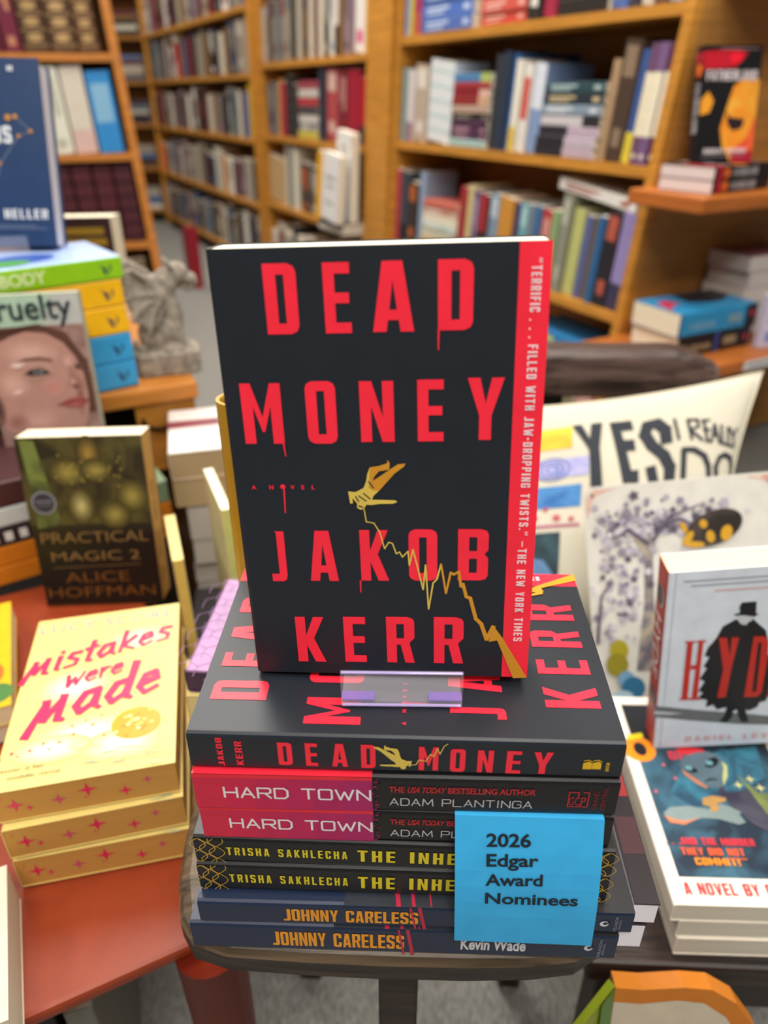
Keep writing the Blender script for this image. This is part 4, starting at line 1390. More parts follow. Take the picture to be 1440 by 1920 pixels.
def magic(F, W, H, T):
    f = F['front']
    h = hom(((15, 1065), (665, 1010), (815, 1845), (250, 1915)), W, H)
    f.rect(0, W, H * .42, H, M('#2b2618', .42, 'blotch', h2='#4f4a26'), 1)
    for i in range(6):
        f.rect(0, W, H * .42, H * (.5 - .014 * i), M((38 - 3 * i, 34 - 3 * i, 23 - 1 * i), .42), 1)
    GLW, GR, OL = M('#8c8440', .4, 'blotch', h2='#5a5424'), M('#6c7a3c', .42, 'blotch', h2='#3c4424'), M('#b0a45c', .4, 'blotch', h2='#7a7038')
    f.poly([h(40, 1070), h(120, 1075), h(300, 1500), h(180, 1530), h(150, 1400)], GR, 2)
    q_ = h(405, 1120)
    f.soft(q_[0], q_[1], .014, .02, (62, 54, 28), (150, 124, 56), 2, 7)
    for u, v, a, b in ((390, 1400, .010, .016), (640, 1330, .012, .014), (560, 1430, .012, .012), (310, 1230, .014, .012), (450, 1210, .012, .010)):
        p = h(u, v)
        f.soft(p[0], p[1], a * 1.5, b * 1.4, (66, 60, 30), (176, 168, 108) if u == 390 else (146, 134, 66), 2, 8)
    for i in range(26):
        p = h(random.uniform(250, 580), random.uniform(1130, 1300))
        f.ell(p[0], p[1], .0011, .0011, M('#a8984c', .4), 2.6, 7)
    TI, TI2 = M('#86683c', .45), M('#74481a', .45)
    for t, a, b, hh, m in (('PRACTICAL', (205, 1605), (735, 1560), .0128, TI), ('MAGIC 2', (265, 1690), (695, 1645), .0112, TI), ('ALICE', (340, 1790), (650, 1750), .0125, TI2), ('HOFFMAN', (265, 1872), (780, 1818), .0125, TI2)):
        p, q = h(*a), h(*b)
        f.text(t, p[0], p[1], hh, m, w=q[0] - p[0], l=2, bold=-.008)
    f.stroke([h(270, 1722), h(700, 1665)], .0006, TI, 2)
    f.stroke([h(270, 1905), h(790, 1850)], .0005, TI2, 2)
    p = h(200, 1395)
    f.ell(p[0], p[1], .0135, .0135, M('#8a8c98', .35), 3, 28)
    f.ell(p[0], p[1], .0118, .0118, M('#34363e', .35), 3.4, 28)
    f.rect(p[0] - .009, p[0] + .009, p[1] + .0012, p[1] + .0026, M('#7c808c', .4), 3.8)
    f.rect(p[0] - .008, p[0] + .008, p[1] - .0028, p[1] - .0018, M('#6c707c', .4), 3.8)


def magic_edge(P, W, H, T):
    P['head'].rect(0, W, 0, T * .93, M('#f1e4c8', .8))
    f = P['fore']
    m = M('#8c6a38', .6)
    for t, z in (('ALICE', .62), ('HOFFMAN', .47), ('PRACTICAL', .25), ('MAGIC', .1)):
        f.text(t, T * .62, H * z, T * .32, m, w=H * (.018 * len(t)), rot=math.pi / 2)


book('dark gold-lettered paperback standing on terracotta table behind the pale yellow stack', .135, .203, .04, pose(-.321, .427, .3805, .097, .152, -.0), M('#15130f', .36), '#c79a58', deco=magic, pdeco=magic_edge, k=.00018)

# pile behind the gold-lettered paperback
XR, YR, YW = -.213, .594, .62
NV, NV2 = M('#2c2418', .5), M('#dfe2dc', .5)


def logo_deco(m, where=.93, r=.005):
    def fn(F, W, H, T):
        s = F['spine']
        x, y = H * where, T * .5
        s.poly([(x - r, y + r * .9), (x - r * .55, y - r * .1), (x - r * .3, y - r * .9), (x + r * .3, y - r), (x - r * .05, y - r * .4), (x + r * .2, y + r * .15), (x - r * .45, y + r * .3)], m, 2)
        s.stroke([(x + r * .45, y - r * .5), (x + r * .85, y), (x + r * .8, y + r * .6)], r * .22, m, 2)
    return fn


ORG = M('#d07a1c', .34)
c_, s_ = math.cos(YW), math.sin(YW)
ztop = TZ + .0006
def smudge(F, W, H, T):
    for i in range(7):
        F['spine'].rect(H * (.12 + .11 * i), H * (.18 + .11 * i), T * .25, T * .75, NV2, 1)


for t, m, sh, lab, dc, L in ((.026, ORG, 0, 'orange book at the bottom of the pile behind the gold-lettered paperback', logo_deco(NV, .93, .004), .235),
                             (.026, ORG, .003, 'orange book, second from bottom of the pile behind the gold-lettered paperback', logo_deco(NV, .93, .004), .235),
                             (-.032, M('#7c9070', .4), .004, 'sage green book at the right end of the pile behind the gold-lettered paperback', None, .078),
                             (.025, M('#28222a', .4), .088, 'dark book with pale lettering lying on the orange pair', smudge, .15),
                             (.0245, M('#c9d2cf', .4), .089, 'grey-white book lying on the dark pale-lettered one', None, .15),
                             (.032, M('#4a2a2c', .4), .088, 'dark maroon book directly under the portrait book', None, .152)):
    if t < 0:
        book(lab, .15, L, -t * .985, lying(XR - sh * c_, YR - sh * s_, ztop - t, YW), m, '#ddd2bc', deco=dc, k=.0003)
        continue
    ztop += t
    book(lab, .15, L, t * .985, lying(XR - sh * c_, YR - sh * s_, ztop, YW), m, '#ddd2bc', deco=dc, k=.0003)
ctop = ztop


# book with a woman's portrait photograph on the cover
def cruelty(F, W, H, T):
    f = F['front']
    P0 = lambda u, v: (W * u, H * v)
    P = lambda u, v: (W * min(.985, max(.02, .485 + 1.35 * (u - .635))), H * (.50 + 1.12 * (v - .566)))
    f.rect(0, W, H * .80, H, M('#a6c2ac', .38), 1)
    f.poly([P0(.62, .80), P0(1, .80), P0(1, 1), P0(.74, 1)], M('#b2b6b2', .38), 1)
    f.rect(0, W, 0, H * .80, M('#7c5a52', .4, 'blotch', h2='#a0837a'), 1)
    S = lambda u, v, a, b, c0, c1, rot=0, n=7: f.soft(P(u, v)[0], P(u, v)[1], W * a * 1.3, H * b * 1.12, c0, c1, 2, n, rot)
    f.poly([P(.26, .78), P(.4, .82), P(.7, .845), P(.88, .79), P(.98, .64), P(1, .62), P(1, .3), P(.93, .3), P(.3, .6)], M('#5a3a30', .42), 1)
    f.poly([P(.28, .45), P(.29, .62), P(.36, .72), P(.48, .78), P(.6, .805), P(.74, .79), P(.85, .73), P(.92, .64), P(.955, .54), P(.96, .44), P(.955, .36), P(.93, .27), P(.88, .2), P(.8, .145), P(.68, .12), P(.55, .14), P(.43, .2), P(.34, .3)], M((178, 134, 122), .4), 2)
    S(.60, .68, .27, .095, (178, 134, 122), (204, 164, 152), -.1)
    S(.44, .50, .15, .10, (178, 134, 122), (208, 164, 152), .2)
    S(.56, .27, .20, .085, (178, 134, 122), (200, 154, 142), .2)
    S(.40, .27, .10, .07, (178, 134, 122), (150, 104, 94), .5)
    S(.90, .40, .04, .15, (178, 134, 122), (134, 90, 82), -.1)
    S(.72, .47, .09, .06, (182, 138, 126), (192, 128, 120))
    S(.50, .615, .07, .022, (190, 148, 138), (236, 216, 206), .15)
    S(.46, .455, .05, .014, (206, 162, 150), (236, 214, 208), .3)
    S(.86, .62, .05, .05, (178, 134, 122), (200, 158, 146))
    S(.62, .565, .13, .04, (184, 142, 130), (140, 100, 92), .1)
    f.poly([P(.48, .625), P(.56, .652), P(.66, .655), P(.75, .638), P(.75, .624), P(.66, .638), P(.56, .636)], M('#6e463a', .42), 2)
    f.poly([P(.53, .558), P(.58, .583), P(.65, .588), P(.71, .568), P(.72, .553), P(.65, .545), P(.58, .545)], M('#352a2a', .4), 2)
    S(.635, .566, .042, .015, (90, 96, 96), (176, 184, 182), 0, 4)
    f.ell(P(.632, .567)[0], P(.632, .567)[1], W * .018, H * .011, M('#20262a', .3), 2)
    S(.93, .585, .035, .018, (120, 84, 76), (60, 46, 44), -.2, 4)
    f.poly([P(.86, .60), P(.90, .54), P(.945, .49), P(.935, .468), P(.90, .462), P(.86, .47), P(.845, .50)], M((158, 112, 100), .4), 2)
    S(.865, .497, .03, .025, (158, 112, 100), (206, 166, 154), 0, 5)
    S(.885, .468, .022, .010, (120, 76, 68), (70, 40, 36), .1, 4)
    f.poly([P(.73, .362), P(.79, .388), P(.85, .402), P(.895, .398), P(.935, .392), P(.955, .376), P(.92, .352), P(.86, .338), P(.79, .346)], M('#a05450', .36), 2)
    S(.85, .355, .06, .010, (160, 84, 80), (196, 118, 112), .1, 4)
    f.stroke([P(.72, .36), P(.80, .374), P(.88, .378), P(.955, .378)], W * .009, M('#5c2426', .4), 2)
    S(.28, .36, .05, .10, (124, 90, 82), (70, 46, 40), 0, 5)
    f.poly([P(.28, .79), P(.5, .80), P(.72, .845), P(.56, .835), P(.3, .82)], M('#4a2e26', .42), 2)
    f.text('cruelty', W * .08, H * .845, H * .15, M('#1f2c36', .42), w=W * .84, bold=.012, l=3)


def green_edge(P, W, H, T):
    P['fore'].rect(0, T * .9, 0, H, M('#a9b496', .7), 1)
    [P['fore'].rect(T * .3, T * .55, H * (.3 + .025 * i), H * (.315 + .025 * i), M('#6c7a5c', .7), 1) for i in range(24)]


book('pale green book with a woman\u2019s portrait on its cover, standing on the pile at left', .12, .184, .02, pose(-.410, .578, ctop + .0008, .24, .10), M('#8a625a', .36), '#b4bca4', deco=cruelty, k=.0003)

# pile on the display stand
xr, yr, yw = -.287, .7365, .70
ztop = T2Z + .0006
LG = M('#1c3350', .5)
for t, col, lab in ((.037, '#2f97cf', 'sky blue book at the bottom of the pile beside the gargoyle'), (.039, '#2f97cf', 'sky blue book second from bottom beside the gargoyle'),
                    (.037, '#ecb40c', 'yellow book resting on the sky blue pair'), (.035, '#ecb40c', 'yellow book under the lime green one')):
    ztop += t
    book(lab, .14, .205, t * .985, lying(xr, yr, ztop, yw), M(col, .34), '#e2dac6', deco=logo_deco(LG, .9, .0085), k=.0003, group='paperbacks piled beside the gargoyle')
ztop += .0285


def green_body(F, W, H, T):
    logo_deco(LG, .9, .0075)(F, W, H, T)
    F['spine'].text('E BODY', H * .22, T * .26, T * .5, M('#d4e8a8', .4), w=H * .33, bold=.03)
    f = F['front']
    f.ell(W * .4, H * .5, .03, .04, M('#3c5cb0', .35), 1)
    f.ell(W * .25, H * .62, .02, .03, M('#4f9c40', .35), 1.5)


book('lime green spined book with light blue cover on top of the yellow pair', .14, .215, .028, lying(xr + .004, yr + .002, ztop, yw), M('#9fb8e4', .3), '#e2dac6', spine=M('#8cc414', .36), back=M('#8cc414', .36), deco=green_body, k=.0003)


def navy(F, W, H, T):
    f = F['front']
    WH, OC, LN = M('#d8dce2', .45), M('#c08434', .42), M('#8894a8', .5)
    h = hom(((-860, 60), (222, 68), (560, 1510), (-420, 1580)), W, H)
    f.block('NS', *h(-70, 745), .0205, .024, WH, 2, .3)
    p, q = h(-280, 1352), h(470, 1335)
    f.block('PETER HELLER', p[0], p[1], .0118, q[0] - p[0], WH, 2, .35)
    pts = [h(u, v) for u, v in ((30, 540), (90, 530), (235, 640), (140, 680), (10, 905), (5, 1110))]
    f.stroke(pts, .0006, LN, 2)
    for p, r in zip(pts, (.0052, .004, .0034, .003, .003, .0034)):
        f.star(p[0], p[1], r, OC, 3, 6, .55)
    for v, a in ((1385, 380), (1405, 470)):
        p, q = h(20, v + 10), h(a, v)
        f.rect(p[0], q[0], p[1], p[1] + .0016, M('#5c6c8c', .5), 2)
    p, q = h(-20, 175), h(40, 165)
    f.block('R', p[0], p[1], .006, .007, WH, 2)
    f.rect(0, W * .04, 0, H, M('#16243c', .4), 1)


book('navy hardcover with gold constellation standing on a clear easel at far left', .15, .225, .042, pose(-.526, .748, ztop + .0110, .13, .26, .03), M('#1d3860', .38), '#d9d6de', deco=navy, k=.0003, hard=True)
EZ2 = thing('book_easel', 'clear acrylic easel under the navy hardcover', 'book easel', pose(-.476, .742, ztop + .0004, .13))
q = MB(); q.box(0, .068, -.0016, .0006, .0003, .022, AC); q.build('lip', EZ2)
q = MB(); q.box(0, .068, .0008, .075, .0002, .0014, AC); q.build('base', EZ2)
q = MB(); q.box(.005, .063, .062, .064, .0016, .02, AC); q.build('back_support', EZ2)


def goldtext(F, W, H, T):
    f = F['front']
    m = M('#8c7422', .42)
    for v, a, b, hh in ((.84, .3, .9, .012), (.74, .28, .92, .012), (.62, .3, .9, .008), (.5, .3, .9, .006), (.42, .3, .9, .005), (.34, .3, .9, .005)):
        f.rect(W * a, W * b, H * v, H * v + hh, m if v > .7 else M('#6a5440', .5), 1)


book('dark brown book with cream page tops standing behind the lime green book', .13, .178, .07, pose(-.55, 1.05, T2Z + .0006, .12, .05), M('#2e1c1e', .4), '#efe6cc', deco=goldtext, k=.0005)


# stone gargoyle
def gargoyle():
    parts = []

    def ball(c, r, rot=None):
        vs, fs = [], []
        n, m_ = 14, 9
        for i in range(m_ + 1):
            a = math.pi * i / m_
            for j in range(n):
                b = 2 * math.pi * j / n
                v = Vector((r[0] * math.sin(a) * math.cos(b), r[1] * math.sin(a) * math.sin(b), r[2] * math.cos(a)))
                if rot:
                    v = Matrix.Rotation(rot, 3, 'Y') @ v
                vs.append(v + Vector(c))
        for i in range(m_):
            for j in range(n):
                fs.append((i * n + j, (i + 1) * n + j, (i + 1) * n + (j + 1) % n, i * n + (j + 1) % n))
        parts.append((vs, fs))
    q = MB()
    m = M('#8f867a', .85, 'stone', .2)
    q.prism([(-.052, -.034), (.030, -.036), (.040, -.028), (.043, 0), (.040, .03), (.030, .036), (-.052, .034), (-.058, 0)], 0, .034, m)
    ball((-.010, 0, .062), (.030, .027, .030)); ball((-.024, -.012, .055), (.022, .016, .026)); ball((-.024, .012, .055), (.022, .016, .026))
    ball((.004, 0, .09), (.020, .021, .038), -.25); ball((-.012, 0, .112), (.030, .022, .034), .5)
    ball((.006, 0, .132), (.019, .017, .020)); ball((.024, 0, .143), (.018, .0155, .0165)); ball((.041, 0, .134), (.013, .0115, .010), .3); ball((.046, 0, .128), (.009, .009, .0065))
    ball((.036, 0, .121), (.013, .008, .0045), .3)
    ball((.013, -.013, .157), (.004, .004, .011), -.7); ball((.013, .013, .157), (.004, .004, .011), -.7)
    for sd in (-1, 1):
        q.tube([(.008, sd * .011, .095), (.014, sd * .013, .06), (.019, sd * .013, .036)], .0085, m, 10, .006)
        ball((.024, sd * .013, .037), (.010, .007, .005)); ball((.004, sd * .024, .038), (.016, .007, .006))
        # wing: scalloped membrane standing from the shoulder
        W0 = [(-.002, .100), (.002, .122), (-.014, .144), (-.040, .160), (-.056, .158), (-.054, .140), (-.060, .120), (-.050, .106), (-.052, .086), (-.038, .080), (-.032, .064), (-.016, .074), (-.006, .086)]
        y = sd * .024
        q.prism(W0, y - .004, y + .004, m, T=lambda p, s=sd: (p[0], p[2] + s * max(0, -p[0]) * .25, p[1]))
        for tip in ((-.042, .160), (-.060, .120), (-.052, .086), (-.032, .064)):
            q.tube([(.000, y + sd * .004, .118), (tip[0] * .6, y + sd * .012, (tip[1] + .118) / 2 + .005), (tip[0], y + sd * (.004 + .016), tip[1])], .0042, m, 8, .0025)
    q.tube([(-.04, -.02, .04), (-.055, -.03, .045), (-.05, -.036, .06)], .006, m, 8, .004)
    for vs, fs in parts:
        q.add(vs, fs, m)
    ob = q.build('gargoyle_statue')
    rm = ob.modifiers.new('r', 'REMESH')
    rm.mode = 'VOXEL'
    rm.voxel_size = .0022
    sm = ob.modifiers.new('s', 'SMOOTH')
    sm.factor = .5
    sm.iterations = 3
    dg = bpy.context.evaluated_depsgraph_get()
    dg.update()
    me = bpy.data.meshes.new_from_object(ob.evaluated_get(dg))
    ob.modifiers.clear()
    ob.data = me
    me.materials.clear()
    me.materials.append(m)
    me.polygons.foreach_set('use_smooth', [True] * len(me.polygons))
    ob.matrix_world = pose(-.258, .808, T2Z + .0004, .40)
    ob.scale = (.95, .95, .97)
    return tag(ob, 'weathered grey stone winged gargoyle sitting on the orange display stand', 'statue')


gargoyle()

# floor tower of books and crate between the tables
tx, ty, tyaw = -.207, .586, .25
z = .0005
for i in range(11):
    t = random.uniform(.034, .041) if i < 10 else .425 - z
    z += t
    c, w = random.choice((('#5a5450', 'grey'), ('#8a8078', 'taupe'), ('#3c3a3c', 'black'), ('#a8a098', 'pale grey')))
    book('%s book, %s from the floor in the tall floor tower' % (w, ORDS[i]), .145 + random.uniform(-.006, .006), .15, t * .985, flat(tx + .012 + random.uniform(-.004, .004), ty + random.uniform(0, .006), z, tyaw), c, '#bdb2a6', simple=True, group='books in the floor tower')


def redwhite(F, W, H, T):
    f = F['front']
    f.rect(W * .02, W * .5, 0.004, H * .45, M('#f4f0ec', .3), 1)
    f.rect(W * .5, W, 0, H * .3, M('#c87c78', .38), 1)
    f.rect(0, W, H * .55, H * .72, M('#7a3440', .38), 1)
    f.ell(W * .6, H * .62, .02, .015, M('#6a6c64', .4), 2)


for t, lab, cc in ((.040, 'thick tan paperback second from top of the floor tower', '#b08c5c'), (.038, 'thick white and red paperback topping the floor tower', '#d8cfc8')):
    z += t
    book(lab, .145, .15, t * .985, flat(tx, ty, z, tyaw + (.04 if t == .038 else 0)), cc, '#b39a72', deco=redwhite if t == .038 else None, k=.0003)
mb = MB()
mb.box(-.072, .072, -.10, .10, 0, .33, M('#18151a', .5)); mb.box(-.066, .066, -.094, .094, .33, .3305, M('#221c20', .6))
mb.box(-.04, .03, -.1006, -.10, .2, .26, M('#3c2418', .6))
tag(mb.build('crate', None, pose(-.090, .452, 0, .2)), 'black storage crate on carpet between the terracotta table and stool', 'crate')
book('slim cream hardcover standing on the black crate behind the gold book', .104, .2, .0105, pose(-.080, .400, .3312, 2.0), M('#d9d3a4', .4), '#f0ead8', spine=M('#c9c878', .4))
book('slim yellow-edged paperback standing on the black crate near the pale yellow stack', .10, .155, .0115, pose(-.128, .372, .3312, 1.95), M('#c8b88c', .42), '#e4cf86', spine=M('#d8b75c', .4))

# books standing on the carpet under the terracotta table
for i, (t, c, w) in enumerate(((.022, '#b9b4a4', 'cream'), (.02, '#1c1a1c', 'black'), (.024, '#8f8c80', 'grey'))):
    o_ = Vector((-.232 + .025 * i, .050 + .008 * i, .0006))
    book('%s book, %s from the left of those standing on carpet under the terracotta table' % (w, ORDS[i]), .12, .24 - .006 * (i % 3), t, frame_mx(o_ + Vector((t * .955, t * .296, 0)), (-.296, .955, 0), (-.955, -.296, 0), (0, 0, 1)), M(c, .45), '#ddd6c4', group='books under the terracotta table')

# books at the left edge of the terracotta table
book('thick cream-paged paperback at the lower left corner of terracotta table', .13, .112, .041, flat(-.2465, -.087, .4207, .47), M('#cfc4ae', .4), '#d8cfb8', spine=M('#8c8474', .4))
book('dark teal book under the yellow one at the left table edge', .12, .17, .02, flat(-.366, .172, .3996, .47), M('#24343a', .4), '#d8cfb8')


def yel(F, W, H, T):
    f = F['front']
    f.ell(W * .85, H * .3, .012, .018, M('#b86a20', .4), 1)
    f.ell(W * .9, H * .12, .014, .014, M('#4a7a3c', .4), 1)


book('yellow picture-covered book on the dark teal one at the left table edge', .12, .17, .022, flat(-.362, .174, .4221, .46), M('#d8b41c', .36), '#e4d8b0', deco=yel)

# ================================================================== RIGHT FOREGROUND
AQ = ((1139, 1306), (1413, 1312), (1634, 1707), (1264, 1696))


def alien(F, W, H, T):
    f = F['front']
    hp = hom(AQ, W, H)
    h = lambda u, v: hp(u / 4.8 + 1140, v / 4.8 + 1370)        # cover close-up
    g = lambda u, v: hp(u / 3.79 + 1060, v / 3.79 + 1380)
    x0, x1, y0, y1 = .011, W - .013, g(800, 1000)[1], H - .011
    f.rect(x0, x1, y0, y1, M('#23303f', .36, 'blotch', h2='#3c6478'), 1)
    f.rect(x0, x1, y1 - .05, y1, M('#15171f', .36), 1.1)
    f.poly([h(560, 560), h(700, 250), h(1000, 190), h(1330, 140), h(1420, 420), h(1150, 560), h(800, 700)], M('#3c7c94', .36, 'blotch', h2='#2a4a60'), 1.3)
    f.poly([h(1150, 390), h(1290, 560), h(1440, 780), h(1460, 570), h(1350, 560)], M('#8c9450', .38, 'blotch', h2='#5c6c44'), 1.5)
    OR, YE, RD = M('#ee8c1c', .36), M('#d8c81c', .36), M('#d83440', .38)
    # orange swirl of the title that shows past the stack
    c0 = h(280, 165)
    f.ell(c0[0], c0[1], .0155, .0155, OR, 2, 26)
    f.ell(c0[0] + .001, c0[1], .0062, .0085, M('#15171f', .36), 2.3)
    f.poly([h(290, 80), h(330, 70), h(390, 200), h(365, 240)], OR, 2.2)
    f.poly([h(170, 40), h(300, 20), h(320, 60), h(190, 90)], YE, 2)
    f.block('OF', *h(560, 260), .010, .015, RD, 2, .3)
    f.ell(*h(740, 185), .014, .005, RD, 2)
    # grey figure
    SK, SK2, DKK, OG = M('#5f7480', .36, 'blotch', h2='#465a68'), M('#7c8c8c', .36), M('#10161c', .3), M('#c87c58', .4)
    f.poly([h(640, 300), h(680, 235), h(780, 200), h(900, 190), h(1000, 235), h(1070, 320), h(1075, 420), h(1040, 500), h(990, 525), h(900, 510), h(820, 460), h(720, 400), h(660, 350)], SK, 3)
    f.poly([h(1020, 280), h(1070, 320), h(1075, 420), h(1040, 500), h(1030, 420), h(1040, 340)], M('#c0c484', .38), 3.3)
    f.poly([h(660, 350), h(820, 460), h(900, 515), h(880, 522), h(800, 480), h(690, 400)], OG, 3.3)
    f.poly([h(870, 300), h(900, 260), h(960, 240), h(1000, 270), h(975, 320), h(920, 340), h(880, 330)], DKK, 3.6)
    f.poly([h(680, 340), h(720, 320), h(780, 340), h(815, 370), h(780, 385), h(720, 375)], DKK, 3.6)
    for u, v in ((910, 295), (725, 340)):
        p = h(u, v)
        f.ell(p[0], p[1], .0035, .0026, M('#6fa8b0', .3), 3.9)
    f.poly([h(870, 455), h(920, 430), h(985, 440), h(985, 455), h(930, 452), h(875, 468)], M('#2c3440', .4), 3.6)
    f.poly([h(990, 525), h(1040, 500), h(1060, 560), h(1260, 540), h(1440, 760), h(1440, 912), h(1300, 840), h(1080, 640), h(1010, 580)], M('#4c4a58', .38, 'blotch', h2='#343244'), 2.8)
    f.poly([h(500, 740), h(560, 690), h(720, 680), h(900, 710), h(1010, 660), h(1110, 690), h(1200, 740), h(1180, 760), h(1240, 830), h(1180, 850), h(1000, 800), h(840, 790), h(680, 850), h(560, 820)], SK2, 3)
    f.poly([h(500, 760), h(600, 800), h(700, 815), h(830, 785), h(690, 850), h(560, 830)], OG, 3.3)
    f.poly([h(850, 610), h(940, 590), h(1060, 610), h(1060, 640), h(980, 660), h(1000, 720), h(930, 740), h(920, 690), h(850, 670)], M('#b48a50', .4), 3.6)
    for u, v in ((1172, 492), (1275, 440), (1370, 520)):
        p = h(u, v)
        f.star(p[0], p[1], .005, M('#e0d890', .4), 2.5)
    for u, v in ((430, 548), (605, 430), (500, 310)):
        p = h(u, v)
        f.ell(p[0], p[1], .0016, .0016, M('#d85a70', .4), 2.5, 8)
    for t, a, b, hh, m in (('. . .AND THE MURDER', (690, 700), (1345, 775), .0068, RD), ('THEY DID NOT', (800, 765), (1275, 845), .0068, M('#e05c30', .38)), ('COMMIT!', (915, 875), (1245, 915), .0068, M('#e88c1c', .38))):
        p, q = g(*a), g(*b)
        f.block(t, p[0], min(p[1], q[1]) - .002, hh, q[0] - p[0], m, 5, .2)
    p, q = g(1140, 862), g(1285, 872)
    f.rect(p[0], q[0], q[1] - .002, q[1] - .001, M('#e05c30', .38), 5)
    p = g(850, 1105)
    f.block('A NOVEL BY CHRIS', p[0], .0085, .0105, .094, M('#b8303c', .4), 2, .2)


for t, dx, dy, z1, lab in ((.0225, .010, -.001, .3019, 'cream-edged comic paperback at the bottom of the right-hand stack'), (.0215, .008, .0, .3236, 'cream-edged comic paperback in the middle of the right-hand stack'),
                           (.0212, 0, 0, .345, 'paperback with a grey alien on the cover, topping the right-hand stack')):
    book(lab, .152, .229, t * .985, flat(.316 + dx, .109 + dy, z1, .009), M('#efe6d6', .38), '#d6d2c2', deco=alien, k=.0002, group='cream bordered alien paperbacks')

HQ = ((1253, 1075), (1588, 1051), (1507, 1390), (1223, 1403))


def hyde(F, W, H, T):
    f = F['front']
    hp = hom(HQ, W, H)
    h = lambda u, v: hp(u / 4.364 + 1160, v / 4.364 + 1000)
    f.rect(W * .045, W * .05, 0, H, M('#a8b4c4', .45), 1)
    GY = M('#9aa4b0', .5)
    for v, a, b in ((405, 530, 1500), (440, 590, 1500), (478, 780, 1500)):
        p, q = h(a, v), h(b, v - 30)
        f.rect(p[0], min(q[0], W * .95), p[1], p[1] + .0016, GY if v < 470 else M('#d8a8a8', .5), 1)
    BKK, RDD = M('#18181c', .42), M('#c42c22', .42)
    # shadow on the ground
    f.poly([h(290, 1410), h(600, 1440), h(1100, 1480), h(1500, 1520), h(1500, 1570), h(1000, 1560), h(600, 1530), h(285, 1500)], M('#6c7074', .5), 1.5)
    f.poly([h(290, 1452), h(520, 1470), h(420, 1480), h(288, 1478)], M('#c4cbd4', .5), 1.8)
    # man in tall hat and ragged cloak
    rag = [h(u, v) for u, v in ((1000, 740), (960, 700), (850, 760), (800, 850), (760, 900), (730, 930), (700, 1000), (740, 1010), (690, 1090), (720, 1100), (660, 1190), (700, 1210), (650, 1290), (690, 1300), (640, 1350), (720, 1360), (710, 1420), (770, 1400),
                                (800, 1440), (880, 1420), (940, 1450), (1000, 1420), (1060, 1450), (1130, 1420), (1150, 1380), (1200, 1370), (1230, 1300), (1260, 1290), (1240, 1200), (1270, 1180), (1230, 1080), (1250, 1040), (1215, 980), (1225, 900), (1200, 790), (1130, 730), (1090, 690), (1040, 750))]
    f.poly(rag, BKK, 2)
    f.poly([h(985, 600), h(1005, 565), h(1125, 555), h(1120, 650), h(1140, 660), h(1110, 680), h(1030, 668), h(950, 672), h(940, 660), h(990, 650)], BKK, 2.4)
    f.poly([h(970, 690), h(1040, 672), h(1095, 680), h(1090, 710), h(1010, 748), h(985, 730)], M('#c9ccd4', .5), 2.2)
    f.poly([h(880, 1420), h(940, 1420), h(925, 1500), h(880, 1545), h(820, 1535), h(860, 1490)], BKK, 2.2)
    f.poly([h(960, 1420), h(1030, 1420), h(1060, 1540), h(1000, 1540), h(975, 1490)], BKK, 2.2)
    # letters H Y D E, tall slab forms

    def bar(pts, m=RDD):
        f.poly([h(*p) for p in pts], m, 4)
    bar([(560, 880), (605, 878), (560, 1345), (510, 1346)])
    bar([(655, 872), (690, 870), (640, 1340), (595, 1342)])
    bar([(590, 1075), (665, 1072), (662, 1105), (587, 1108)])
    for u, v, w in ((540, 880, 85), (635, 874, 75), (495, 1345, 90), (585, 1344, 80)):
        bar([(u, v), (u + w, v - 3), (u + w, v + 12), (u, v + 15)])
    bar([(815, 850), (880, 848), (905, 1010), (920, 848), (980, 846), (915, 1110), (870, 1335), (800, 1340), (850, 1110)])
    f.poly([[h(u, v) for u, v in ((1100, 840), (1190, 838), (1222, 880), (1215, 1000), (1165, 1290), (1130, 1330), (1020, 1335))], [h(u, v) for u, v in ((1135, 890), (1165, 890), (1120, 1290), (1085, 1292))]], RDD, 4)
    bar([(1290, 832), (1440, 826), (1436, 870), (1330, 874), (1300, 1050), (1390, 1046), (1382, 1086), (1294, 1090), (1262, 1290), (1370, 1284), (1362, 1325), (1208, 1332)])
    p = h(535, 1700)
    f.block('DANIEL LEVINE', p[0], p[1], .0065, .098, M('#d9a9ae', .45), 2, .45)
    s = F['spine']
    WH = M('#e4d8d4', .45)
    s.text('HYDE', H * .26, T * .18, T * .62, WH, w=H * .34, bold=.01)
    s.ell(H * .16, T * .45, H * .05, T * .3, M('#4a4448', .45), 2)
    s.ell(H * .16, T * .5, H * .055, T * .36, M('#b8a8a4', .45), 1.5)
    s.ell(H * .72, T * .5, H * .055, T * .34, M('#7c5c5c', .45), 1.5)
    s.ell(H * .72, T * .5, H * .045, T * .26, M('#5c3c40', .45), 2)


book('white paperback with a red spine and a cloaked man, standing on the alien paperback', .14, .21, .028, pose(.342, .268, .3458, -.002, -.024, -.115), M('#dbe5f2', .38), '#f0dcae', spine=M('#b02a26', .4), back=M('#dbe5f2', .38), deco=hyde, k=.0002)

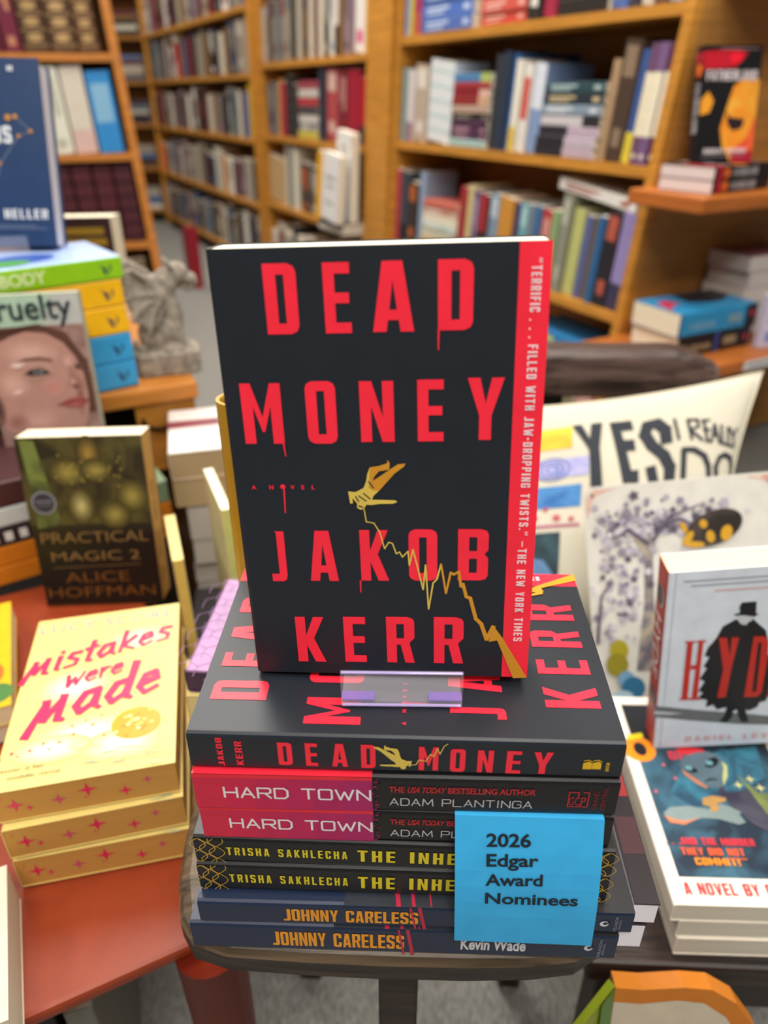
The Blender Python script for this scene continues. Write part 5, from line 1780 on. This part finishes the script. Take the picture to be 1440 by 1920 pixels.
# enamelled tin sign
SG = pose(.321, .384, .2815, -.086, .3, -.149)
SW, SH = .2, .26
q = MB()
r = .012
out = []
for cx, cz, a0 in ((SW - r, SH - r, 0), (r, SH - r, 90), (r, r, 180), (SW - r, r, 270)):
    for i in range(5):
        a = math.radians(a0 + 22.5 * i)
        out.append((cx + r * math.cos(a), cz + r * math.sin(a)))
q.prism(out, 0, .0014, M('#d9d5cc', .32), T=lambda p: (p[0], p[2], p[1]))
f = Fr(q, (0, 0, 0), (1, 0, 0), (0, 0, 1), (0, -1, 0), .0002)
rs = random.Random(11)
RU = M('#cf9a88', .5, 'blotch', h2='#dcc8bc')
for cx, cz, a0, sx, sz in ((SW, SH, 0, -1, -1), (0, SH, 0, 1, -1), (0, 0, 0, 1, 1), (SW, 0, 0, -1, 1)):
    f.poly([(cx + sx * .002, cz + sz * .012), (cx + sx * .012, cz + sz * .002), (cx + sx * .034, cz + sz * .003), (cx + sx * .014, cz + sz * .009), (cx + sx * .008, cz + sz * .016), (cx + sx * .003, cz + sz * .036)], RU, 1)
    f.ell(cx + sx * .009, cz + sz * .009, .0016, .0016, M('#2a2622', .5), 2, 10)
sq = hom(((1092, 918), (1461, 885), (1465, 1316), (1119, 1332)), SW, SH)
BR0, BR1, BR2, BR3 = M('#cbc6cc', .45), M('#b0a8b6', .45), M('#8c8494', .45), M('#5a5262', .45)
h = lambda u, v: sq(u / 3.0 + 960, v / 3.0 + 620)
f.poly([h(740, 1080), h(800, 1090), h(860, 1030), h(880, 1060), h(810, 1150), h(790, 1290), h(800, 1560), h(880, 1920), h(700, 1920), h(740, 1560), h(745, 1290), h(660, 1150), h(690, 1120)], M('#6c6470', .45, 'blotch', h2='#b4a894'), 2)
for i in range(330):
    t = rs.random()
    if t < .62:
        u, v = rs.gauss(820, 200), rs.gauss(1090, 70)
    else:
        u, v = rs.gauss(600, 70), rs.gauss(1420, 170)
    if u < 450 or u > 1380 or v < 930 or v > 1900:
        continue
    p = h(u, v)
    f.star(p[0], p[1], rs.uniform(.002, .0065), rs.choice((BR0, BR0, BR1, BR1, BR2, BR2, BR3)), 2, rs.choice((5, 6, 7)), rs.uniform(.35, .6), rs.uniform(0, 3))
for a, b, c in (((760, 1200), (650, 1120), (560, 1180)), ((790, 1180), (880, 1050), (1050, 980)), ((820, 1110), (930, 1060), (1020, 1090)), ((480, 1760), (500, 1500), (560, 1400))):
    f.stroke([h(*a), h(*b), h(*c)], .004, BR3, 4, .0012)
p = h(1130, 1110)
f.ell(p[0], p[1], .030, .0185, M('#4a4038', .42, 'blotch', h2='#2c2622'), 5, 24, .35)       # dark leaf cluster with ochre leaves
for u, v, a, b, rr in ((985, 1170, .009, .004, 1.0), (1070, 1090, .004, .005, .3), (1110, 1160, .0045, .007, .2), (1200, 1140, .006, .009, -.2), (1020, 1205, .011, .0035, -.1), (960, 1110, .003, .007, .4)):
    p = h(u, v)
    f.ell(p[0], p[1], a, b, M('#cf9c28', .42), 5.5, 12, rr)
for u, v, a, b, col in ((600, 1800, .010, .013, '#a89a20'), (590, 1880, .012, .014, '#8f8420'), (640, 1960, .009, .010, '#6f9cc0'), (680, 2010, .013, .014, '#2c6a90'), (620, 2060, .012, .008, '#a8c4d8')):
    p = h(u, v)
    f.ell(p[0], p[1], a, b, M(col, .42, 'blotch', h2=col), 5, 18)
tag(q.build('tin_sign', None, SG), 'white tin sign with a sketched grey tree and rusty corners leaning on the cushion', 'sign')

# cushion
CQ = [Vector(v) for v in ((.17, .665, .535), (.557, .692, .582), (.492, .498, .30), (.18, .485, .295))]
CN = (CQ[1] - CQ[0]).cross(CQ[3] - CQ[0]).normalized()
if CN.y > 0:
    CN = -CN
PX = ((868, 773), (1427, 697), (1342, 1197), (880, 1202))


def cush(u, v, side=1, off=0.0):
    """u left to right, v bottom to top"""
    e = 1 - max(0, 1 - 8 * min(u, 1 - u)) * .0
    p = CQ[3].lerp(CQ[2], u).lerp(CQ[0].lerp(CQ[1], u), v)
    b = (max(0, 4 * u * (1 - u)) ** .55) * (max(0, 4 * v * (1 - v)) ** .55)
    # edges draw in between the corners
    inw = .018 * (4 * v * (1 - v)) * (1 if u > .5 else -1) * abs(2 * u - 1) ** 6
    p = p - (CQ[1] - CQ[0]).normalized() * inw
    inv_ = .012 * (4 * u * (1 - u)) * (1 if v > .5 else -1) * abs(2 * v - 1) ** 6
    p = p - (CQ[0] - CQ[3]).normalized() * inv_
    wr = .0025 * math.sin(17 * u + 9 * v) * b
    return p + CN * (side * (.038 * b + wr) + off)


CU = thing('cushion', 'cream cushion lettered YES I REALLY DO leaning against the chair back', 'cushion', Matrix.Translation((.36, .57, .28)))
ci = CU.matrix_world.inverted()
q = MB()
NU = 36
CL = M('#cac4b2', .85, 'cloth', .1)
for side in (1, -1):
    vs = [ci @ cush(i / NU, j / NU, side) for j in range(NU + 1) for i in range(NU + 1)]
    fs = [(j * (NU + 1) + i, j * (NU + 1) + i + 1, (j + 1) * (NU + 1) + i + 1, (j + 1) * (NU + 1) + i) for j in range(NU) for i in range(NU)]
    q.add(vs, fs, CL)


class CF(Fr):
    def __init__(s, mb):
        s.mb, s.k, s.c = mb, .0002, 0

    def P(s, x, y, l):
        return ci @ cush(min(.995, max(.005, x)), min(.995, max(.005, y)), 1, .0006 + l * s.k)

    def patch(s, a, b, m, l=1, n=8):
        (x0, y0), (x1, y1) = a, b
        vs = [s.P(x0 + (x1 - x0) * i / n, y0 + (y1 - y0) * j / n, l) for j in range(n + 1) for i in range(n + 1)]
        s.mb.add(vs, [(j * (n + 1) + i, j * (n + 1) + i + 1, (j + 1) * (n + 1) + i + 1, (j + 1) * (n + 1) + i) for j in range(n) for i in range(n)], m)


cf = CF(q)
cq = hom(PX, 1, 1)
cc = lambda u, v: cq(u / 3.0 + 960 - 30 + .03 * max(0, u - 350), v / 3.0 + 620 + 22)
DKI = M('#2c3038', .8)


def cpoly(pts, m=DKI, l=3):
    # sew long edges into short ones so that the print follows the cloth
    out = []
    for i in range(len(pts)):
        a, b = pts[i], pts[(i + 1) % len(pts)]
        for k_ in range(4):
            out.append(cc(a[0] + (b[0] - a[0]) * k_ / 4, a[1] + (b[1] - a[1]) * k_ / 4))
    cf.poly(out, m, l)


def cstroke(pts, w, m=DKI, l=3):
    dense = []
    for i in range(len(pts) - 1):
        for k_ in range(5):
            dense.append(cc(pts[i][0] + (pts[i + 1][0] - pts[i][0]) * k_ / 5, pts[i][1] + (pts[i + 1][1] - pts[i][1]) * k_ / 5))
    dense.append(cc(*pts[-1]))
    cf.stroke(dense, w, m, l)


cpoly([(350, 540), (395, 535), (430, 635), (440, 530), (495, 522), (475, 690), (485, 920), (430, 920), (425, 700)], l=6)
for pl in ([(530, 525), (575, 518), (640, 900), (585, 905)], [(560, 522), (640, 510), (650, 575), (590, 585)], [(595, 645), (650, 640), (655, 710), (600, 715)], [(600, 835), (665, 825), (665, 900), (630, 905)]):
    cpoly(pl)
arc = lambda cx, cy, rx, ry, a0, a1, n=12: [(cx + rx * math.cos(math.radians(a0 + (a1 - a0) * i / n)), cy - ry * math.sin(math.radians(a0 + (a1 - a0) * i / n))) for i in range(n + 1)]
cstroke([(815, 650), (810, 580), (770, 535), (720, 550), (705, 610), (740, 680), (800, 740), (830, 810), (825, 900)], .040)
cstroke([(745, 905), (730, 820)], .036)
for t in ([(860, 510), (880, 640)], [(930, 515), (950, 640)], [(930, 515), (985, 515), (990, 560), (940, 580), (1010, 645)], [(1020, 520), (1040, 650)], [(1010, 520), (1055, 515)], [(1018, 580), (1055, 578)], [(1030, 650), (1070, 650)],
          [(1065, 655), (1085, 540), (1120, 660)], [(1075, 610), (1110, 612)], [(1130, 545), (1140, 660), (1175, 662)], [(1175, 555), (1185, 668), (1215, 668)], [(1195, 560), (1222, 610), (1250, 555)], [(1222, 610), (1232, 675)]):
    cstroke(t, .010)
cstroke([(900, 880), (905, 705), (960, 705), (1020, 740), (1045, 800), (1050, 870)], .020)
cstroke([(1100, 870), (1095, 800), (1120, 745), (1160, 725), (1210, 740), (1230, 790), (1228, 850)], .020)


def cpatch(u0, v0, u1, v1, m, l=1):
    a, b = cc(u0, v1), cc(u1, v0)
    cf.patch(a, b, m, l, 10)


cpatch(0, 545, 352, 720, M('#e4c440', .8, 'blotch', h2='#d8ac38'), 1)
cpatch(0, 738, 425, 885, M('#8a92c8', .8, 'blotch', h2='#b4b0d4'), 1)
cpatch(0, 900, 390, 1050, M('#4a84bc', .8, 'blotch', h2='#2f62a0'), 1)
cpatch(0, 1128, 380, 1136, M('#a8607c', .8), 1)
cpatch(0, 1158, 285, 1440, M('#26363e', .8, 'blotch', h2='#34525c'), 1)
for rr_ in (.045, .03, .015):
    p = cc(245, 815)
    cf.stroke([(p[0] + rr_ * 1.3 * math.cos(a), p[1] + rr_ * math.sin(a)) for a in [6.2832 * i / 16 for i in range(17)]], .006, M('#6a74b8', .8), 3)
for u, v, rr_ in ((265, 1085, .022), (160, 1085, .012), (130, 1090, .014), (340, 1090, .016), (210, 1040, .014)):
    p = cc(u, v)
    cf.star(p[0], p[1], rr_, M('#b83c5c', .8), 3, 6, .35)
cpoly([(130, 1440), (130, 1290), (200, 1300), (250, 1370), (270, 1440)], M('#5a80ac', .8, 'blotch', h2='#7c9cc0'), 3)
q.build('cover', CU, smooth=True)
q = MB()
ring = [cush(i / 20, 0, 0) for i in range(20)] + [cush(1, i / 20, 0) for i in range(20)] + [cush(1 - i / 20, 1, 0) for i in range(20)] + [cush(0, 1 - i / 20, 0) for i in range(21)]
q.tube([ci @ p for p in ring], .0016, M('#d8d0b8', .85, 'cloth', .1), 6)
q.build('seam', CU, smooth=True)

# ------------------------------------------------------------------ on the ledges of the end panel
def flame_spine(F, W, H, T):
    s, f = F['spine'], F['front']
    WHT = M('#a8a8ac', .45)
    s.rect(H * .05, H * .14, 0, T, M('#9c1c2c', .4), 1)
    s.ell(H * .2, T * .5, H * .055, T * .42, M('#dc7426', .4, 'blotch', h2='#b84a24'), 1.5)
    s.block('FATHERLAND', H * .31, T * .2, T * .6, H * .42, WHT, 2, .25)
    f.rect(0, W, 0, H, M('#141216', .36), .6)
    R1, R2, O1, O2 = M('#b81428', .36), M('#d83038', .36, 'blotch', h2='#e86434'), M('#e88a24', .36, 'blotch', h2='#e8a83c'), M('#e89c2c', .36)
    f.poly([(0, H * .95), (W * .55, H * .97), (W * .75, H * .94), (W * .55, H * .82), (0, H * .80)], R1, 1)
    f.ell(W * .55, H * .90, W * .12, H * .045, M('#e8182c', .36), 1.3)
    f.poly([(W * .55, H * .66), (W * .7, H * .72), (W, H * .72), (W, 0), (W * .62, 0), (W * .45, H * .14), (W * .38, H * .3), (W * .48, H * .52)], O1, 1)
    f.poly([(W, H * .4), (W, 0), (W * .62, 0), (W * .6, H * .1), (W * .85, H * .2)], R2, 1.3)
    f.poly([(0, H * .55), (W * .12, H * .62), (W * .22, H * .54), (W * .16, H * .44), (0, H * .42)], O2, 1.2)
    f.poly([(W * .46, H * .46), (W * .52, H * .40), (W * .8, H * .38), (W * .76, H * .3), (W * .6, H * .28), (W * .5, H * .34)], M('#2a1a20', .4), 2)
    f.rect(W * .62, W, 0, H * .1, M('#b01c34', .38), 1.6)
    f.block('FATHERLAND', W * .06, H * .71, H * .085, W * .88, M('#d8ccd0', .42), 3, .22)
    f.block('ROBERT HARRIS', W * .12, H * .085, H * .04, W * .75, M('#e0d8d8', .42), 3, .25)
    f.rect(W * .08, W * .86, H * .055, H * .062, M('#8c8488', .45), 3)
    f.rect(W * .25, W * .92, H * .965, H * .975, M('#8c7478', .45), 3)


FB = M('#16141a', .36)
zt = .7235 + .0006
for t, lab in ((.0238, 'flame-patterned black paperback lying at the bottom on the upper ledge'), (.0238, 'flame-patterned black paperback lying under the upright one')):
    zt += t
    ya = .639
    ex_, ey_ = Vector((math.cos(ya), math.sin(ya), 0)), Vector((-math.sin(ya), math.cos(ya), 0))
    # spine along the front right face, head to the left
    o_ = Vector((.669, 1.313, zt)) + ex_ * .19
    book(lab, .1235, .19, t * .985, frame_mx(o_, ey_, (0, 0, -1), -ex_), FB, '#d8ccca', deco=flame_spine, k=.0005, group='flame-covered thrillers')
book('flame-patterned black paperback standing upright on two copies of itself', .131, .203, .022, pose(.652, 1.384, zt + .0012, .333, .16, -.0), FB, '#d8ccca', deco=flame_spine, k=.0005, group='flame-covered thrillers')


def blue_cover(F, W, H, T):
    f, s = F['front'], F['spine']
    f.poly([(W * .2, H * .98), (W * .7, H * .9), (W * .75, H * .75), (W * .5, H * .7), (W * .45, H * .85)], M('#c02c48', .38), 1)
    f.poly([(W * .5, H * .6), (W * .98, H * .55), (W * .98, 0), (W * .6, 0), (W * .3, H * .3)], M('#22262c', .38), 1)
    f.rect(W * .1, W * .35, H * .2, H * .6, M('#2f8fc0', .38), 1.4)
    s.rect(0, H * .02, 0, T, M('#2c3c6c', .4), 1)
    s.rect(H * .85, H, 0, T, M('#16141a', .4), 1)
    s.ell(H * .93, T * .6, H * .02, T * .14, M('#c02440', .4), 2)
    s.block('LUCIAN', H * .14, T * .25, T * .28, H * .3, M('#7aa4bc', .45), 2, .3)
    s.rect(H * .62, H * .8, T * .3, T * .7, M('#6c8c9c', .45), 2)


def black_cover(F, W, H, T):
    s = F['spine']
    s.block('LUCIAN', H * .14, T * .25, T * .28, H * .3, M('#a89470', .45), 2, .3)
    s.rect(H * .62, H * .8, T * .3, T * .7, M('#8c7c60', .45), 2)
    s.rect(H * .5, H * .55, 0, T, M('#2c4488', .4), 1)
    s.ell(H * .93, T * .5, H * .02, T * .14, M('#c02440', .4), 2)


ya = .494
ex_, ey_ = Vector((math.cos(ya), math.sin(ya), 0)), Vector((-math.sin(ya), math.cos(ya), 0))
zl = .397 + .0006
for t, dc, mt, lab, off in ((.045, black_cover, M('#15141a', .38), 'black hardcover under the blue one on the lower ledge', -.012), (.0505, blue_cover, M('#2a84b4', .38), 'thick bright blue book on the black hardcover, lower ledge', 0)):
    zl += t
    o_ = Vector((.657, 1.311, zl)) + ex_ * (.2275 + off * .5) + ey_ * (.0)
    book(lab, .139, .2275 + off, t * .985, frame_mx(o_, ey_, (0, 0, -1), -ex_), mt, '#e2dcc4', deco=dc, k=.0005)
zl = .397 + .0006
for i in range(5):
    t = .0355
    zl += t
    o_ = Vector((.850, 1.492, zl)) + ex_ * .010 * (i % 2)
    book('white-paged book, %s from bottom of stack behind the blue book' % ORDS[i], .12, .2, t * .985, frame_mx(o_ + ey_ * .12, -ey_, (0, 0, -1), ex_), M('#b9aeb0' if i < 4 else '#8a5a68', .45), '#cfc8c2', simple=True,
         group='white-paged books on the lower ledge')
book('small white and pink paperback standing at the right end of the lower ledge', .085, .115, .02, pose(.872, 1.395, .3978, .5, .04), M('#c9c4dc', .4), '#e2dcc4',
     deco=lambda F, W, H, T: (F['front'].rect(W * .15, W * .9, H * .45, H * .62, M('#b84868', .4), 1), F['front'].rect(W * .1, W * .9, H * .1, H * .3, M('#7c88c8', .4), 1)), k=.0005)
mb = MB()
p0 = [RC.W((RE + .2765, n, z)) for n, z in ((.10, .372), (.19, .372), (.19, .393), (.10, .393))]
p1 = [RC.W((RE + .2775, n, z)) for n, z in ((.10, .372), (.19, .372), (.19, .393), (.10, .393))]
mb.add(p0 + p1, [(0, 3, 2, 1), (4, 5, 6, 7), (0, 1, 5, 4), (1, 2, 6, 5), (2, 3, 7, 6), (3, 0, 4, 7)], M('#e4e2e0', .5))
pa = [RC.W((RE + .2779, n, z)) for n, z in ((.11, .380), (.18, .380), (.18, .386), (.11, .386))]
mb.add(pa, [(0, 1, 2, 3)], M('#8c9098', .5))
tag(mb.build('price_tag'), 'small white price tag on the front edge of the lower ledge', 'price tag')

# picture book leaning by the chair, bottom right
PBK = thing('picture_book', 'orange-bordered picture book with green opened cover, bottom right by the chair', 'book', pose(.262, -.004, .0005, .0, .185))
q = MB()
otl = [(0, 0), (.126, 0), (.126, .22), (.121, .258), (.109, .290), (.090, .317), (.070, .330), (.05, .331), (.02, .327), (0, .328)]
q.prism(otl, 0, .014, M('#b86c18', .42), T=lambda p: (p[0], p[2], p[1]))
f = Fr(q, (0, 0, 0), (1, 0, 0), (0, 0, 1), (0, -1, 0), .0002)
f.poly([(0, 0), (.115, 0), (.115, .215), (.110, .250), (.100, .278), (.084, .303), (.066, .3165), (.046, .318), (.02, .313), (0, .314)], M('#bdb09c', .5), 1)
f.poly([(.109, .25), (.121, .262), (.109, .290), (.099, .280)], M('#c8862c', .42), 1.4)
q.build('board', PBK)
q = MB()
q.add([(-.0025, 0, 0), (-.0005, 0, 0), (-.0005, 0, .330), (-.006, 0, .337), (-.080, -.075, 0), (-.078, -.0765, 0), (-.075, -.0765, .330), (-.077, -.075, .335)],
      [(0, 1, 2, 3), (4, 7, 6, 5), (0, 3, 7, 4), (1, 5, 6, 2), (3, 2, 6, 7), (0, 4, 5, 1)], M('#74800f', .4))
q.add([(-.0003, -.0002, 0), (-.014, -.016, 0), (-.014, -.016, .33), (-.0003, -.0002, .33)], [(0, 1, 2, 3)], M('#3c6a1c', .4))
q.build('opened_cover', PBK)
